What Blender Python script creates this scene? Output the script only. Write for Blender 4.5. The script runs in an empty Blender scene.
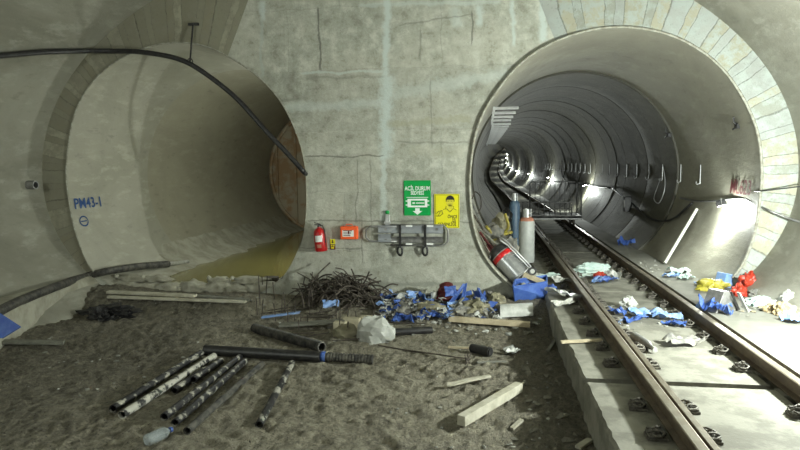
import bpy, bmesh, math, random
from mathutils import Vector, Matrix, noise, Quaternion
random.seed(7)
rnd = random.uniform
sc = bpy.context.scene
COL = sc.collection
PI = math.pi

# ------------------------------------------------------------------ camera model
F = 618.0; YAW = .1563; PITCH = .0990; ROLL = -.0119; CZ = 3.0
WY = 12.29                       # portal wall plane
XL, ZL, RLT = -6.613, 2.697, 2.785   # left bore
XR, ZR, RRT = 2.131, 2.665, 2.75     # right bore
cy, sy = math.cos(YAW), math.sin(YAW); cp, sp = math.cos(PITCH), math.sin(PITCH); cr, sr = math.cos(ROLL), math.sin(ROLL)
FWD = Vector((-sy*cp, cy*cp, -sp)); RT = Vector((cy, sy, 0)); UP = RT.cross(FWD)
RT2 = cr*RT + sr*UP; UP2 = -sr*RT + cr*UP
def P(px, py, x=None, y=None, z=None):
    d = (px-400)/F*RT2 + (225-py)/F*UP2 + FWD
    if z is not None: t = (z-CZ)/d.z
    elif y is not None: t = y/d.y
    else: t = x/d.x
    return Vector((0, 0, CZ)) + d*t
def pxm(p):                      # photo pixels per metre at p
    return F/((p-Vector((0, 0, CZ))).dot(FWD))

cam_d = bpy.data.cameras.new('camera'); cam = bpy.data.objects.new('camera', cam_d); COL.objects.link(cam)
cam_d.sensor_width = 36; cam_d.lens = F/800*36; cam_d.clip_end = 500
M = Matrix((RT2, UP2, -FWD)).transposed().to_4x4(); M.translation = Vector((0, 0, CZ)); cam.matrix_world = M
sc.camera = cam

def lerp_tab(tab, t):
    for (a, va), (b, vb) in zip(tab, tab[1:]):
        if t <= b:
            u = max(0, min(1, (t-a)/(b-a)))
            return va + (vb-va)*u
    return tab[-1][1]
def smooth_tab(tab, t, w):
    return (lerp_tab(tab, t-w) + lerp_tab(tab, t-w/2) + 2*lerp_tab(tab, t) + lerp_tab(tab, t+w/2) + lerp_tab(tab, t+w))/6
OFFT = [(-20, .35), (0, .21), (12.3, 0), (20, -.15), (30, -.38), (46, -.85), (62, -1.5), (80, -2.3), (110, -2.9), (150, -2.2), (200, 2)]
ZOFT = [(0, 0), (70, 0), (94, .3), (110, 1.0), (150, 3.6), (200, 8)]
def off(Y): return smooth_tab(OFFT, Y, 5)
def zof(Y): return smooth_tab(ZOFT, Y, 8)
TC = 2.34                        # track centre at the portal
SLAB, WALK, RAILT = .43, .60, .63

def sstep(a, b, t):
    u = max(0, min(1, (t-a)/(b-a))); return u*u*(3-2*u)
def ground(x, y):
    h = .28*sstep(10.9, 12.0, y)
    h += .10*sstep(-7.0, -8.2, x)
    h += .20*math.exp(-((x+.75)/.95)**2-((y-11.75)/.45)**2)*(1+.5*noise.noise(Vector((x*4, y*4, 2))))
    h += .10*math.exp(-((x+3.0)/.8)**2-((y-11.9)/.4)**2)
    n = noise.fractal(Vector((x*.55, y*.55, 3.1)), 1, 2, 4)*.05
    v = Vector((x*2.2 + y*2.0, (y-x)*.9, 0))
    n += noise.fractal(v*1.6, .9, 2, 4)*.020
    n += abs(noise.noise(Vector((x*5.5, y*5.5, 1))))*.045
    n += noise.noise(Vector(((x-y)*1.1, (x+y)*5.0, 8)))*.022*sstep(-7.5, -3, x)
    ca = .9+.5*noise.noise(Vector((x*.35, y*.35, 9))); ux, uy = x*math.cos(ca)+y*math.sin(ca), -x*math.sin(ca)+y*math.cos(ca)
    rg = noise.noise(Vector((ux*1.6, uy*7.5, 4))); n += (abs(rg)-.25)*.075*(.5+.5*sstep(-.3, .3, noise.noise(Vector((x*.8, y*.8, 6)))))
    n += noise.noise(Vector((x*13, y*13, 5)))*.016
    return h + n*(1-.5*sstep(12, 13, y))

# ------------------------------------------------------------------ node helpers
class G:
    def __init__(s, name):
        s.m = bpy.data.materials.new(name); s.m.use_nodes = True
        s.nt = s.m.node_tree; s.nt.nodes.clear()
        s.out = s.nt.nodes.new('ShaderNodeOutputMaterial'); s.b = s.nt.nodes.new('ShaderNodeBsdfPrincipled')
        s.nt.links.new(s.b.outputs[0], s.out.inputs[0])
    def set(s, inp, v):
        if v is None: return
        if isinstance(v, bpy.types.NodeSocket): s.nt.links.new(v, inp)
        elif isinstance(v, (tuple, list)) and len(v) == 3 and inp.type == 'RGBA': inp.default_value = (*v, 1)
        else: inp.default_value = v
    def n(s, t, **kw):
        nd = s.nt.nodes.new('ShaderNode'+t)
        for k, v in kw.items(): setattr(nd, k, v)
        return nd
    def math(s, op, a, b=None, c=None, clamp=False):
        nd = s.n('Math', operation=op, use_clamp=clamp)
        for i, v in enumerate((a, b, c)): s.set(nd.inputs[i], v)
        return nd.outputs[0]
    def noise(s, vec, scale, detail=4, rough=.6, dist=0):
        nd = s.n('TexNoise'); s.set(nd.inputs['Vector'], vec); nd.inputs['Scale'].default_value = scale
        nd.inputs['Detail'].default_value = detail; nd.inputs['Roughness'].default_value = rough; nd.inputs['Distortion'].default_value = dist
        return nd.outputs[0]
    def mr(s, v, a, b, c=0., d=1., smooth=True):
        nd = s.n('MapRange'); 
        if smooth: nd.interpolation_type = 'SMOOTHSTEP'
        s.set(nd.inputs[0], v)
        for i, w in zip((1, 2, 3, 4), (a, b, c, d)): nd.inputs[i].default_value = w
        return nd.outputs[0]
    def mix(s, f, a, b, mode='MIX'):
        nd = s.n('Mix', data_type='RGBA', blend_type=mode)
        s.set(nd.inputs[0], f); s.set(nd.inputs[6], a); s.set(nd.inputs[7], b)
        return nd.outputs[2]
    def pos(s, obj=False):
        if obj: return s.n('TexCoord').outputs['Object']
        return s.n('NewGeometry').outputs['Position']
    def scale(s, vec, v):
        nd = s.n('VectorMath', operation='MULTIPLY'); s.set(nd.inputs[0], vec); nd.inputs[1].default_value = v
        return nd.outputs[0]
    def bump(s, h, strength=.5, dist=.02):
        nd = s.n('Bump'); nd.inputs['Strength'].default_value = strength; nd.inputs['Distance'].default_value = dist
        s.set(nd.inputs['Height'], h); s.set(s.b.inputs['Normal'], nd.outputs[0])
    def fin(s, col=None, rough=None, metal=None, **kw):
        s.set(s.b.inputs['Base Color'], col); s.set(s.b.inputs['Roughness'], rough); s.set(s.b.inputs['Metallic'], metal)
        for k, v in kw.items(): s.set(s.b.inputs[k], v)
        return s.m

def simple(name, c1, c2=None, rough=.6, metal=0, scale=6, bump=.3, bscale=None, obj=True, lo=.35, hi=.65, dist=.01, **kw):
    g = G(name); p = g.pos(obj)
    col = c1
    if c2 is not None:
        col = g.mix(g.mr(g.noise(p, scale, 5, .65), lo, hi), c1, c2)
    if bump: g.bump(g.noise(p, bscale or scale*4, 5, .65), bump, dist)
    return g.fin(col, rough, metal, **kw)

MT = {}
MT['mud'] = None
def m_ground():
    g = G('mud'); p = g.pos()
    a = g.noise(p, .5, 3, .6); b = g.noise(g.scale(p, (1.5, 1, 1)), 7, 6, .75); c = g.noise(p, 24, 5, .8)
    col = g.mix(g.mr(a, .35, .62), (.17, .152, .108), (.285, .26, .19))
    col = g.mix(g.mr(b, .38, .66), col, (.46, .425, .32))
    col = g.mix(g.mr(c, .56, .70), col, (.54, .51, .41))
    col = g.mix(g.mr(c, .46, .34), col, (.05, .045, .033))
    sx = g.n('SeparateXYZ'); g.set(sx.inputs[0], p)
    # trampled dirt: shade beside the slab painted in as a dark band
    slab_shade = g.mr(g.math('ADD', sx.outputs[0], g.math('MULTIPLY', a, 2.0)), .6, 1.6)
    col = g.mix(g.math('MULTIPLY', slab_shade, .45), col, (.045, .038, .028))
    left_dark = g.mr(g.math('ADD', sx.outputs[0], g.math('MULTIPLY', a, 1.6)), -3.6, -4.9)  # dirt colour gets darker toward the left
    col = g.mix(g.math('MULTIPLY', left_dark, .42), col, (.065, .06, .042))
    g.bump(g.math('ADD', g.math('MULTIPLY', b, .9), g.math('MULTIPLY', c, .7)), 1.0, .16)
    return g.fin(col, g.mr(b, .3, .7, .65, .95))
MT['mud'] = m_ground()

def seg_nodes(g, xs, zs, col, segs, wob):
    for (p0, p1, w, c, k) in segs:
        a = P(p0[0], p0[1], y=WY); b = P(p1[0], p1[1], y=WY)
        w = w/50.
        vert = abs(a.x-b.x) < abs(a.z-b.z)
        u, v = (xs, zs) if vert else (zs, xs)
        (u0, v0), (u1, v1) = ((a.x, a.z), (b.x, b.z)) if vert else ((a.z, a.x), (b.z, b.x))
        sl = (u1-u0)/(v1-v0)
        lin = g.math('MULTIPLY_ADD', v, sl, u0-sl*v0)
        d = g.math('ABSOLUTE', g.math('SUBTRACT', u, lin))
        d = g.math('SUBTRACT', d, g.math('MULTIPLY', wob, w*1.1))
        m1 = g.mr(d, w*.55, w*.05)
        vm, vh = (v0+v1)/2, abs(v1-v0)/2
        m2 = g.mr(g.math('ABSOLUTE', g.math('SUBTRACT', v, vm)), vh+.06, vh-.04)
        col = g.mix(g.math('MULTIPLY', g.math('MULTIPLY', m1, m2), k), col, c)
    return col
def m_wall():
    g = G('portal_concrete'); p = g.pos()
    sx = g.n('SeparateXYZ'); g.set(sx.inputs[0], p)
    nz = g.n('TexNoise'); g.set(nz.inputs['Vector'], p); nz.inputs['Scale'].default_value = 2.2; nz.inputs['Detail'].default_value = 5
    sc3 = g.n('SeparateColor'); g.set(sc3.inputs[0], nz.outputs['Color'])
    xs = g.math('MULTIPLY_ADD', g.math('SUBTRACT', sc3.outputs[0], .5), .16, sx.outputs[0])
    zs = g.math('MULTIPLY_ADD', g.math('SUBTRACT', sc3.outputs[1], .5), .16, sx.outputs[2])
    wob = g.math('SUBTRACT', g.noise(p, 9, 5, .7), .45)
    a = g.noise(p, .7, 4, .6); b = g.noise(p, 3.5, 6, .7); c = g.noise(p, 22, 5, .7)
    col = g.mix(g.mr(a, .35, .65), (.42, .42, .355), (.345, .355, .30))
    col = g.mix(g.mr(b, .45, .68), col, (.53, .54, .47))
    col = g.mix(g.math('MULTIPLY', g.mr(b, .47, .33), .65), col, (.22, .215, .165))
    col = g.mix(g.math('MULTIPLY', g.mr(c, .60, .70), .5), col, (.15, .15, .12))
    # rows of cast panels: every lift of the shuttering has a tone of its own
    br = g.n('TexBrick'); cb = g.n('CombineXYZ'); g.set(cb.inputs[0], xs); g.set(cb.inputs[1], zs); g.set(br.inputs['Vector'], cb.outputs[0])
    br.inputs['Color1'].default_value = (.0, .0, .0, 1); br.inputs['Color2'].default_value = (1, 1, 1, 1); br.inputs['Mortar'].default_value = (.5, .5, .5, 1)
    br.inputs['Scale'].default_value = 1; br.inputs['Brick Width'].default_value = 3.1; br.inputs['Row Height'].default_value = 1.22; br.inputs['Mortar Size'].default_value = .012
    br.offset = .35
    col = g.mix(.10, col, br.outputs[0], 'OVERLAY')
    col = g.mix(g.math('MULTIPLY', br.outputs['Fac'], .12), col, (.17, .17, .14))
    pale = (.56, .63, .60); dark = (.12, .12, .10); cream = (.47, .46, .36)
    segs = [((388, 0), (385, 76), 9, pale, .9), ((386, 76), (386, 158), 17, (.54, .61, .58), .9), ((384, 155), (384, 222), 8, pale, .7),
            ((262, 0), (262, 20), 9, pale, .8), ((261, 20), (262, 75), 5, (.42, .47, .44), .6), ((284, 108), (383, 103), 11, pale, .45), ((395, 94), (515, 72), 16, pale, .38),
            ((360, 5), (500, 2), 6, pale, .55), ((455, 8), (456, 26), 14, pale, .5), ((478, 6), (479, 26), 8, pale, .8),
            ((512, 0), (513, 45), 5, pale, .8), ((543, 0), (543, 42), 9, pale, .85), ((300, 73), (383, 71), 3, pale, .6),
            ((318, 8), (321, 70), 2.5, dark, .8), ((305, 156), (383, 155), 2, dark, .7), ((308, 221), (470, 222), 2, dark, .55),
            ((340, 283), (482, 285), 6, (.25, .26, .22), .75), ((357, 160), (357, 222), 1.6, dark, .5), ((370, 160), (371, 240), 1.6, dark, .4),
            ((430, 80), (432, 145), 2, dark, .35), ((472, 12), (472, 45), 2, dark, .7), ((420, 28), (421, 60), 2.5, dark, .4),
            ((396, 142), (468, 142), 2, dark, .35), ((410, 150), (466, 152), 14, cream, .35), ((285, 248), (362, 249), 2, dark, .5), ((362, 222), (362, 262), 1.6, dark, .5),
            ((400, 25), (470, 15), 2, dark, .4), ((305, 78), (383, 76), 3, dark, .3), ((388, 125), (470, 118), 9, (.36, .35, .25), .6), ((260, 100), (300, 100), 3, dark, .3)]
    col = seg_nodes(g, xs, zs, col, segs, wob)
    h = g.math('ADD', g.math('MULTIPLY', b, .6), g.math('MULTIPLY', c, .22))
    h = g.math('SUBTRACT', h, g.math('MULTIPLY', br.outputs['Fac'], .06))
    g.bump(h, .8, .05)
    return g.fin(col, .85)
def m_ring(name, xc, zc, tones, n, seed):
    g = G(name); p = g.pos(); sx = g.n('SeparateXYZ'); g.set(sx.inputs[0], p)
    dx = g.math('SUBTRACT', sx.outputs[0], xc); dz = g.math('SUBTRACT', sx.outputs[2], zc)
    ang = g.math('ARCTAN2', dx, dz)
    wn = g.math('MULTIPLY', g.math('SUBTRACT', g.noise(p, 3, 3), .5), .03)
    t = g.math('MULTIPLY', g.math('ADD', ang, wn), n/(2*PI))
    t = g.math('ADD', t, g.math('MULTIPLY', g.math('SINE', g.math('MULTIPLY', t, 2.3)), .28))
    fl = g.math('FLOOR', t); fr = g.math('FRACT', t)
    w = g.n('TexWhiteNoise', noise_dimensions='1D'); g.set(w.inputs[1], g.math('ADD', fl, seed))
    cr_ = g.n('ValToRGB'); cr_.color_ramp.interpolation = 'CONSTANT'
    els = cr_.color_ramp.elements
    while len(els) < len(tones): els.new(.5)
    for i, c in enumerate(tones): els[i].position = i/len(tones); els[i].color = (*c, 1)
    g.set(cr_.inputs[0], w.outputs[0])
    b = g.noise(p, 4, 6, .7); c = g.noise(p, 20, 5, .7)
    col = g.mix(g.mr(b, .42, .62), cr_.outputs[0], (.37, .41, .385) if 'right' in name else (.24, .23, .175))
    col = g.mix(g.math('MULTIPLY', g.mr(c, .58, .7), .6), col, (.16, .15, .11))
    gap = g.math('MULTIPLY', g.mr(g.math('ADD', g.math('ABSOLUTE', g.math('SUBTRACT', fr, .5)), g.math('MULTIPLY', g.math('SUBTRACT', c, .5), .12)), .46, .5), .5)
    col = g.mix(gap, col, (.09, .085, .065))
    h = g.math('SUBTRACT', g.math('ADD', g.math('MULTIPLY', b, .5), g.math('MULTIPLY', w.outputs[0], .5)), g.math('MULTIPLY', gap, .5))
    g.bump(h, .7, .05)
    return g.fin(col, .9)
def m_lining(name, c1, c2, c3, rough, ring=None, tint=None):
    g = G(name); p = g.pos(); sx = g.n('SeparateXYZ'); g.set(sx.inputs[0], p)
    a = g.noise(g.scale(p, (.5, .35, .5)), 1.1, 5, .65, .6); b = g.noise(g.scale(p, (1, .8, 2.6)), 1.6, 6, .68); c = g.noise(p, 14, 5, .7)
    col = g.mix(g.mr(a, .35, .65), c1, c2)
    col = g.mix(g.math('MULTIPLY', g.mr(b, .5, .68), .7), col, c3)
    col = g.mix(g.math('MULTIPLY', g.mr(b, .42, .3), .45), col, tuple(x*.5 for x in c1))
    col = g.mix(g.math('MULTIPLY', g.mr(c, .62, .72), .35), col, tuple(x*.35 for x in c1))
    if ring:
        t = g.math('DIVIDE', g.math('SUBTRACT', sx.outputs[1], 17.4), ring)
        w = g.n('TexWhiteNoise', noise_dimensions='1D'); g.set(w.inputs[1], g.math('FLOOR', t))
        col = g.mix(g.math('MULTIPLY', w.outputs[0], .35), col, c3)
        fr = g.math('ABSOLUTE', g.math('SUBTRACT', g.math('FRACT', t), .5))
        gap = g.mr(fr, .485, .5)
        col = g.mix(g.math('MULTIPLY', gap, .6), col, tuple(x*.25 for x in c1))
    g.bump(g.math('ADD', b, g.math('MULTIPLY', c, .25)), .35, .05)
    return g.fin(col, rough)

MT['wall'] = m_wall()
MT['ring_l'] = m_ring('ring_left', XL, ZL, [(.23, .22, .16), (.29, .28, .21), (.25, .245, .18), (.33, .32, .24), (.24, .225, .16)], 96, 3)
MT['ring_r'] = m_ring('ring_right', XR, ZR, [(.335, .33, .25), (.315, .335, .31), (.365, .355, .27), (.29, .305, .26), (.35, .37, .345)], 80, 11)
MT['lin_l'] = m_lining('lining_left', (.36, .35, .29), (.30, .295, .235), (.44, .43, .36), .6)
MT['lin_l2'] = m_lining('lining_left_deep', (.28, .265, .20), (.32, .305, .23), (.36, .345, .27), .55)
MT['lin_r'] = m_lining('lining_right', (.31, .30, .24), (.25, .24, .19), (.36, .35, .28), .6)
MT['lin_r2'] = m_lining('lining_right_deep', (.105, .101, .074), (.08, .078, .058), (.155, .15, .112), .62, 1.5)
MT['vault'] = m_lining('vault_concrete', (.29, .285, .235), (.20, .195, .155), (.36, .355, .30), .7)
MT['rustwall'] = simple('rusty_bulkhead_paint', (.36, .235, .125), (.44, .38, .27), .75, 0, 1.6, .4, 8, lo=.40, hi=.58)
MT['slab'] = simple('slab_concrete', (.235, .23, .19), (.15, .145, .117), .85, 0, 2.6, .5, 16, lo=.42, hi=.6)
MT['slabr'] = simple('walkway_concrete', (.215, .213, .183), (.15, .148, .122), .8, 0, 1.2, .3, 14)
MT['kerb'] = simple('kerb_concrete', (.40, .39, .32), (.27, .26, .20), .85, 0, 2.2, .6, 9)
MT['rail'] = simple('rusty_rail_steel', (.19, .15, .105), (.12, .09, .065), .55, .35, 5, .25, 40)
MT['railtop'] = simple('worn_rail_steel', (.30, .27, .21), (.22, .19, .14), .42, .55, 5, .15, 40)
MT['clip'] = simple('dark_clip_iron', (.07, .062, .052), (.16, .15, .125), .6, .4, 30, .4)
MT['wood'] = simple('sawn_timber', (.52, .45, .31), (.38, .32, .21), .8, 0, 5, .4, 30)
MT['woodpale'] = simple('pale_dusty_timber', (.50, .48, .39), (.36, .34, .26), .85, 0, 5, .4, 30)
MT['woodgrey'] = simple('grey_dirty_board', (.20, .20, .17), (.13, .13, .10), .85, 0, 5, .4, 30)
MT['black'] = simple('black_plastic', (.012, .012, .014), (.03, .029, .028), .42, 0, 12, .15)
MT['blackdirt'] = simple('black_plastic_with_dried_mud', (.012, .012, .014), (.36, .35, .30), .5, 0, 7, .3, lo=.53, hi=.60)
MT['blackdirt2'] = simple('black_plastic_with_heavy_mud', (.015, .015, .016), (.50, .49, .43), .6, 0, 6, .3, lo=.44, hi=.53)
MT['blackdust'] = simple('dusty_black_rubber', (.02, .02, .02), (.10, .095, .08), .6, 0, 9, .3)
MT['steel'] = simple('rusty_rebar_steel', (.05, .043, .036), (.12, .10, .08), .7, .3, 20, .3)
MT['greysteel'] = simple('dull_grey_steel', (.20, .20, .195), (.32, .32, .31), .45, .6, 8, .2)
MT['galv'] = simple('galvanised_steel', (.50, .51, .51), (.60, .61, .61), .4, .5, 8, .1)
MT['alu'] = simple('brushed_aluminium', (.55, .57, .58), (.45, .46, .48), .3, .75, 8, .05)
MT['blade'] = simple('grey_stretcher_enamel', (.27, .29, .31), (.32, .34, .36), .4, .2, 6, 0)
MT['bluep'] = simple('blue_plastic_board', (.035, .085, .34), (.07, .14, .40), .5, 0, 6, .15)
MT['bluepale'] = simple('dusty_light_blue_board', (.18, .33, .68), (.30, .42, .68), .6, 0, 5, .15)
MT['whitep'] = simple('dirty_white_plastic', (.52, .53, .50), (.36, .37, .34), .5, 0, 6, .4, 14)
MT['offw'] = simple('off_white_cement_crust', (.50, .50, .46), (.34, .34, .30), .85, 0, 9, .5)
MT['red'] = simple('red_enamel', (.52, .012, .014), (.42, .01, .012), .3, 0, 6, 0)
MT['darkred'] = simple('dark_red_fabric', (.13, .014, .016), (.07, .01, .012), .7, 0, 8, .4)
MT['redorange'] = simple('red_orange_plastic', (.50, .05, .025), (.36, .03, .015), .45, 0, 6, .2)
MT['orange'] = simple('orange_plastic', (.95, .13, .03), None, .35, 0, 6, 0)
MT['salmon'] = simple('faded_salmon_paint', (.52, .22, .15), (.42, .19, .13), .5, 0, 12, .1)
MT['cylwhite'] = simple('scuffed_white_paint', (.52, .54, .52), (.44, .46, .44), .4, 0, 7, .1)
MT['cylblue'] = simple('scuffed_blue_grey_paint', (.07, .12, .19), (.10, .16, .23), .45, 0, 7, .1)
MT['green'] = simple('green_sign_face', (.0, .33, .065), None, .35, 0, 6, 0)
MT['yellow'] = simple('yellow_sign_face', (.78, .72, .02), None, .35, 0, 6, 0)
MT['yelpaint'] = simple('yellow_painted_steel', (.42, .36, .05), (.22, .18, .05), .6, .1, 9, .2)
MT['yelbag'] = simple('yellow_plastic_film', (.42, .37, .05), (.30, .26, .04), .45, 0, 7, .3)
MT['white'] = simple('sign_white', (.85, .87, .85), None, .4, 0, 6, 0)
MT['inkblack'] = simple('sign_black', (.015, .015, .015), None, .5, 0, 6, 0)
MT['skin'] = simple('printed_portrait_tan', (.66, .60, .05), None, .4, 0, 6, 0)
MT['turq'] = simple('pale_turquoise_film', (.42, .56, .52), (.52, .62, .58), .5, 0, 5, .3)
MT['rag'] = simple('grey_muddy_rag', (.13, .13, .12), (.24, .23, .20), .9, 0, 8, .6)
MT['brownrag'] = simple('brown_gold_crumpled_sack', (.30, .22, .11), (.48, .42, .30), .8, 0, 6, .6)
MT['sack'] = simple('cement_crusted_sandbag', (.42, .41, .34), (.27, .26, .20), .9, 0, 3.5, .6, 18)
MT['khaki'] = simple('khaki_muddy_sack', (.17, .16, .10), (.26, .24, .17), .9, 0, 5, .6)
MT['blockstone'] = simple('pale_limestone_block', (.46, .42, .30), (.34, .31, .22), .9, 0, 5, .5)
MT['rock'] = simple('broken_concrete', (.30, .30, .26), (.20, .20, .17), .9, 0, 9, .6)
MT['rockd'] = simple('damp_dark_rubble', (.10, .095, .075), (.20, .19, .15), .9, 0, 9, .6)
MT['spraybl'] = simple('blue_spray_paint', (.02, .07, .22), None, .7, 0, 6, 0)
MT['sprayrd'] = simple('dark_red_spray_paint', (.11, .02, .022), None, .7, 0, 6, 0)
MT['rimc'] = simple('pale_rim_grout', (.42, .42, .36), (.24, .23, .18), .8, 0, 9, .5)
MT['tubewhite'] = simple('white_plastic_tube', (.66, .66, .60), None, .5, 0, 6, 0)
def m_water():
    g = G('muddy_green_water'); p = g.pos()
    g.bump(g.noise(p, 1.2, 2, .5), .04, .03)
    return g.fin(g.mix(g.noise(p, .5, 3), (.21, .185, .05), (.26, .235, .085)), .08, 0)
MT['water'] = m_water()
def m_clear():
    g = G('clear_bottle_plastic')
    return g.fin((.42, .48, .50), .12, 0, Alpha=.42)
MT['clear'] = m_clear()
def m_emit(n, c, s):
    g = G(n)
    return g.fin(c, .5, 0, **{'Emission Color': c, 'Emission Strength': s})
MT['lamp'] = m_emit('lamp_diffuser', (.93, 1, .96), 60)

# ------------------------------------------------------------------ mesh helpers
class MB:
    def __init__(s): s.v = []; s.f = []
    def add(s, vs, fs):
        o = len(s.v); s.v += [Vector(v) for v in vs]; s.f += [[i+o for i in f] for f in fs]
        return s
    def box(s, c, size, rot=None, taper=1):
        c = Vector(c); R = rot or Matrix.Identity(3)
        vs = []
        for k in (-1, 1):
            t = taper if k > 0 else 1
            for i, j in ((-1, -1), (1, -1), (1, 1), (-1, 1)):
                vs.append(c + R @ Vector((i*size[0]/2*t, j*size[1]/2*t, k*size[2]/2)))
        return s.add(vs, [(3, 2, 1, 0), (4, 5, 6, 7), (0, 1, 5, 4), (1, 2, 6, 5), (2, 3, 7, 6), (3, 0, 4, 7)])
    def tube(s, pts, r, n=8, caps=True, closed=False):
        pts = [Vector(p) for p in pts]; N = len(pts); up = None; rings = []
        for i, p in enumerate(pts):
            if closed: t = pts[(i+1) % N]-pts[i-1]
            else: t = pts[min(i+1, N-1)]-pts[max(i-1, 0)]
            t.normalize()
            if up is None: up = t.orthogonal().normalized()
            up = (up - t*up.dot(t))
            if up.length < 1e-4: up = t.orthogonal()
            up.normalize(); b = t.cross(up)
            rr = r[i] if isinstance(r, (list, tuple)) else r
            rings.append([p + rr*(math.cos(2*PI*k/n)*up + math.sin(2*PI*k/n)*b) for k in range(n)])
        vs = [v for rg in rings for v in rg]; fs = []
        for i in range(N if closed else N-1):
            j = (i+1) % N
            for k in range(n):
                l = (k+1) % n; fs.append((i*n+k, i*n+l, j*n+l, j*n+k))
        if caps and not closed:
            fs.append(tuple(range(n-1, -1, -1))); fs.append(tuple((N-1)*n+k for k in range(n)))
        return s.add(vs, fs)
    def lathe(s, prof, mat=None, n=24):
        mat = mat or Matrix.Identity(4); vs = []; fs = []
        for r, z in prof:
            for k in range(n): vs.append(mat @ Vector((r*math.cos(2*PI*k/n), r*math.sin(2*PI*k/n), z)))
        for i in range(len(prof)-1):
            for k in range(n):
                l = (k+1) % n; fs.append((i*n+k, i*n+l, (i+1)*n+l, (i+1)*n+k))
        return s.add(vs, fs)
    def prism(s, poly, o, u, v, d):
        o, u, v, d = Vector(o), Vector(u), Vector(v), Vector(d); n = len(poly)
        a = [o+u*p[0]+v*p[1] for p in poly]; b = [q+d for q in a]
        return s.add(a+b, [tuple(range(n)), tuple(range(2*n-1, n-1, -1))] + [(i, i+n, (i+1) % n+n, (i+1) % n) for i in range(n)])
def obj(name, mb, mat, parent=None, smooth=False, bevel=0, solid=0, loc=None, sub=0):
    me = bpy.data.meshes.new(name); vs = mb.v
    if parent is not None and loc is None: loc = Vector(parent.get('_o', (0, 0, 0)))
    if loc is not None: vs = [v-Vector(loc) for v in vs]
    me.from_pydata([tuple(v) for v in vs], [], mb.f); me.materials.append(MT[mat] if isinstance(mat, str) else mat)
    bm = bmesh.new(); bm.from_mesh(me); bmesh.ops.recalc_face_normals(bm, faces=bm.faces)
    bm.to_mesh(me); bm.free()
    o = bpy.data.objects.new(name, me); COL.objects.link(o)
    if parent is not None: o.parent = parent
    elif loc is not None: o.location = loc; o['_o'] = tuple(loc)
    if smooth is True: me.shade_smooth()
    elif smooth: me.shade_smooth(); me.set_sharp_from_angle(angle=math.radians(smooth))
    if solid: m = o.modifiers.new('s', 'SOLIDIFY'); m.thickness = solid; m.offset = 0
    if bevel: m = o.modifiers.new('b', 'BEVEL'); m.width = bevel; m.segments = 2; m.limit_method = 'ANGLE'
    if sub: m = o.modifiers.new('u', 'SUBSURF'); m.levels = sub; m.render_levels = sub
    return o
def tag(o, label, cat, group=None, kind=None):
    o['label'] = label; o['category'] = cat
    if group: o['group'] = group
    if kind: o['kind'] = kind
    return o
def thing(name, label, cat, loc, group=None):
    o = bpy.data.objects.new(name, None); COL.objects.link(o); o.empty_display_size = .1
    o.location = loc; o['_o'] = tuple(loc)
    return tag(o, label, cat, group)
def struct(name, mb, mat, parent=None, **kw):
    o = obj(name, mb, mat, parent, **kw); o['kind'] = 'structure'; return o
def copy_tree(o, parent=None):
    c = o.copy(); COL.objects.link(c)
    if parent: c.parent = parent
    for ch in list(o.children): copy_tree(ch, c)
    return c
def aim(d, upv=(0, 0, 1)):      # 3x3 whose X runs along d
    d = Vector(d).normalized(); z = Vector(upv); y = z.cross(d)
    if y.length < 1e-3: y = Vector((0, 1, 0))
    y.normalize(); z = d.cross(y)
    return Matrix((d, y, z)).transposed()

# ------------------------------------------------------------------ cavern shell
CX, CZ0, CA = -2.24, 2.7, 7.65
def vault_pt(t):
    c, s_ = math.cos(t), math.sin(t)
    return (CX + CA*(abs(c)**.97)*(1 if c > 0 else -1), CZ0 + (4.72 if s_ > 0 else 4.1)*(abs(s_)**.97)*(1 if s_ > 0 else -1))
def vault_part(name, t0, t1, n):
    mb = MB(); ys = [-14, -8, -2, 2, 5, 7, 8.5, 10, 11, 11.7, 12.05, WY+.02]
    pts = [vault_pt(t0+(t1-t0)*i/n) for i in range(n+1)]
    vs = [(x, y, z) for y in ys for x, z in pts]; fs = []
    for j in range(len(ys)-1):
        for i in range(n):
            a = j*(n+1)+i; fs.append((a, a+1, a+n+2, a+n+1))
    mb.add(vs, fs); return struct(name, mb, 'vault', smooth=True)
vault_part('wall_right', -.85, .60, 40); vault_part('ceiling', .60, PI-.60, 60); vault_part('wall_left', PI-.60, PI+.85, 40)
# wall behind the camera
mb = MB(); pts = [vault_pt(2*PI*i/64) for i in range(64)]
mb.add([(x, -14, z) for x, z in pts], [tuple(range(64))]); struct('wall_rear', mb, 'vault')

# opening outlines at the wall: near circles, a little out of round as cast
def contour(xc, zc, R0, pts, free):
    tab = []
    for q in pts:
        p = P(*q, y=WY); tab.append((math.degrees(math.atan2(p.z-zc, p.x-xc)) % 360, math.hypot(p.x-xc, p.z-zc)))
    tab += [(a_, R0) for a_ in free]; tab.sort()
    tab = [(tab[-1][0]-360, tab[-1][1])]+tab+[(tab[0][0]+360, tab[0][1])]
    return lambda a: smooth_tab(tab, math.degrees(a) % 360, 6)
rl = contour(XL, ZL, RLT, [(68, 160), (71, 200), (80, 240), (94, 272), (140, 51), (100, 76), (80, 104), (70, 152), (176, 43), (200, 45), (240, 64), (280, 100), (300, 144), (306, 172), (306, 192), (304, 232), (281, 280)], (250, 270, 290))
rr = contour(XR, ZR, RRT, [(480, 120), (500, 88), (520, 64), (560, 40), (600, 29), (640, 29), (680, 40), (720, 68), (740, 96), (756, 132), (760, 168), (757, 205), (735, 275), (472, 160), (471, 200), (484, 255)], (250, 270, 290))
NS = 128
def outline(xc, zc, rf, extra=0): return [(xc+(rf(2*PI*i/NS)+extra)*math.cos(2*PI*i/NS), zc+(rf(2*PI*i/NS)+extra)*math.sin(2*PI*i/NS)) for i in range(NS)]
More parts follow.
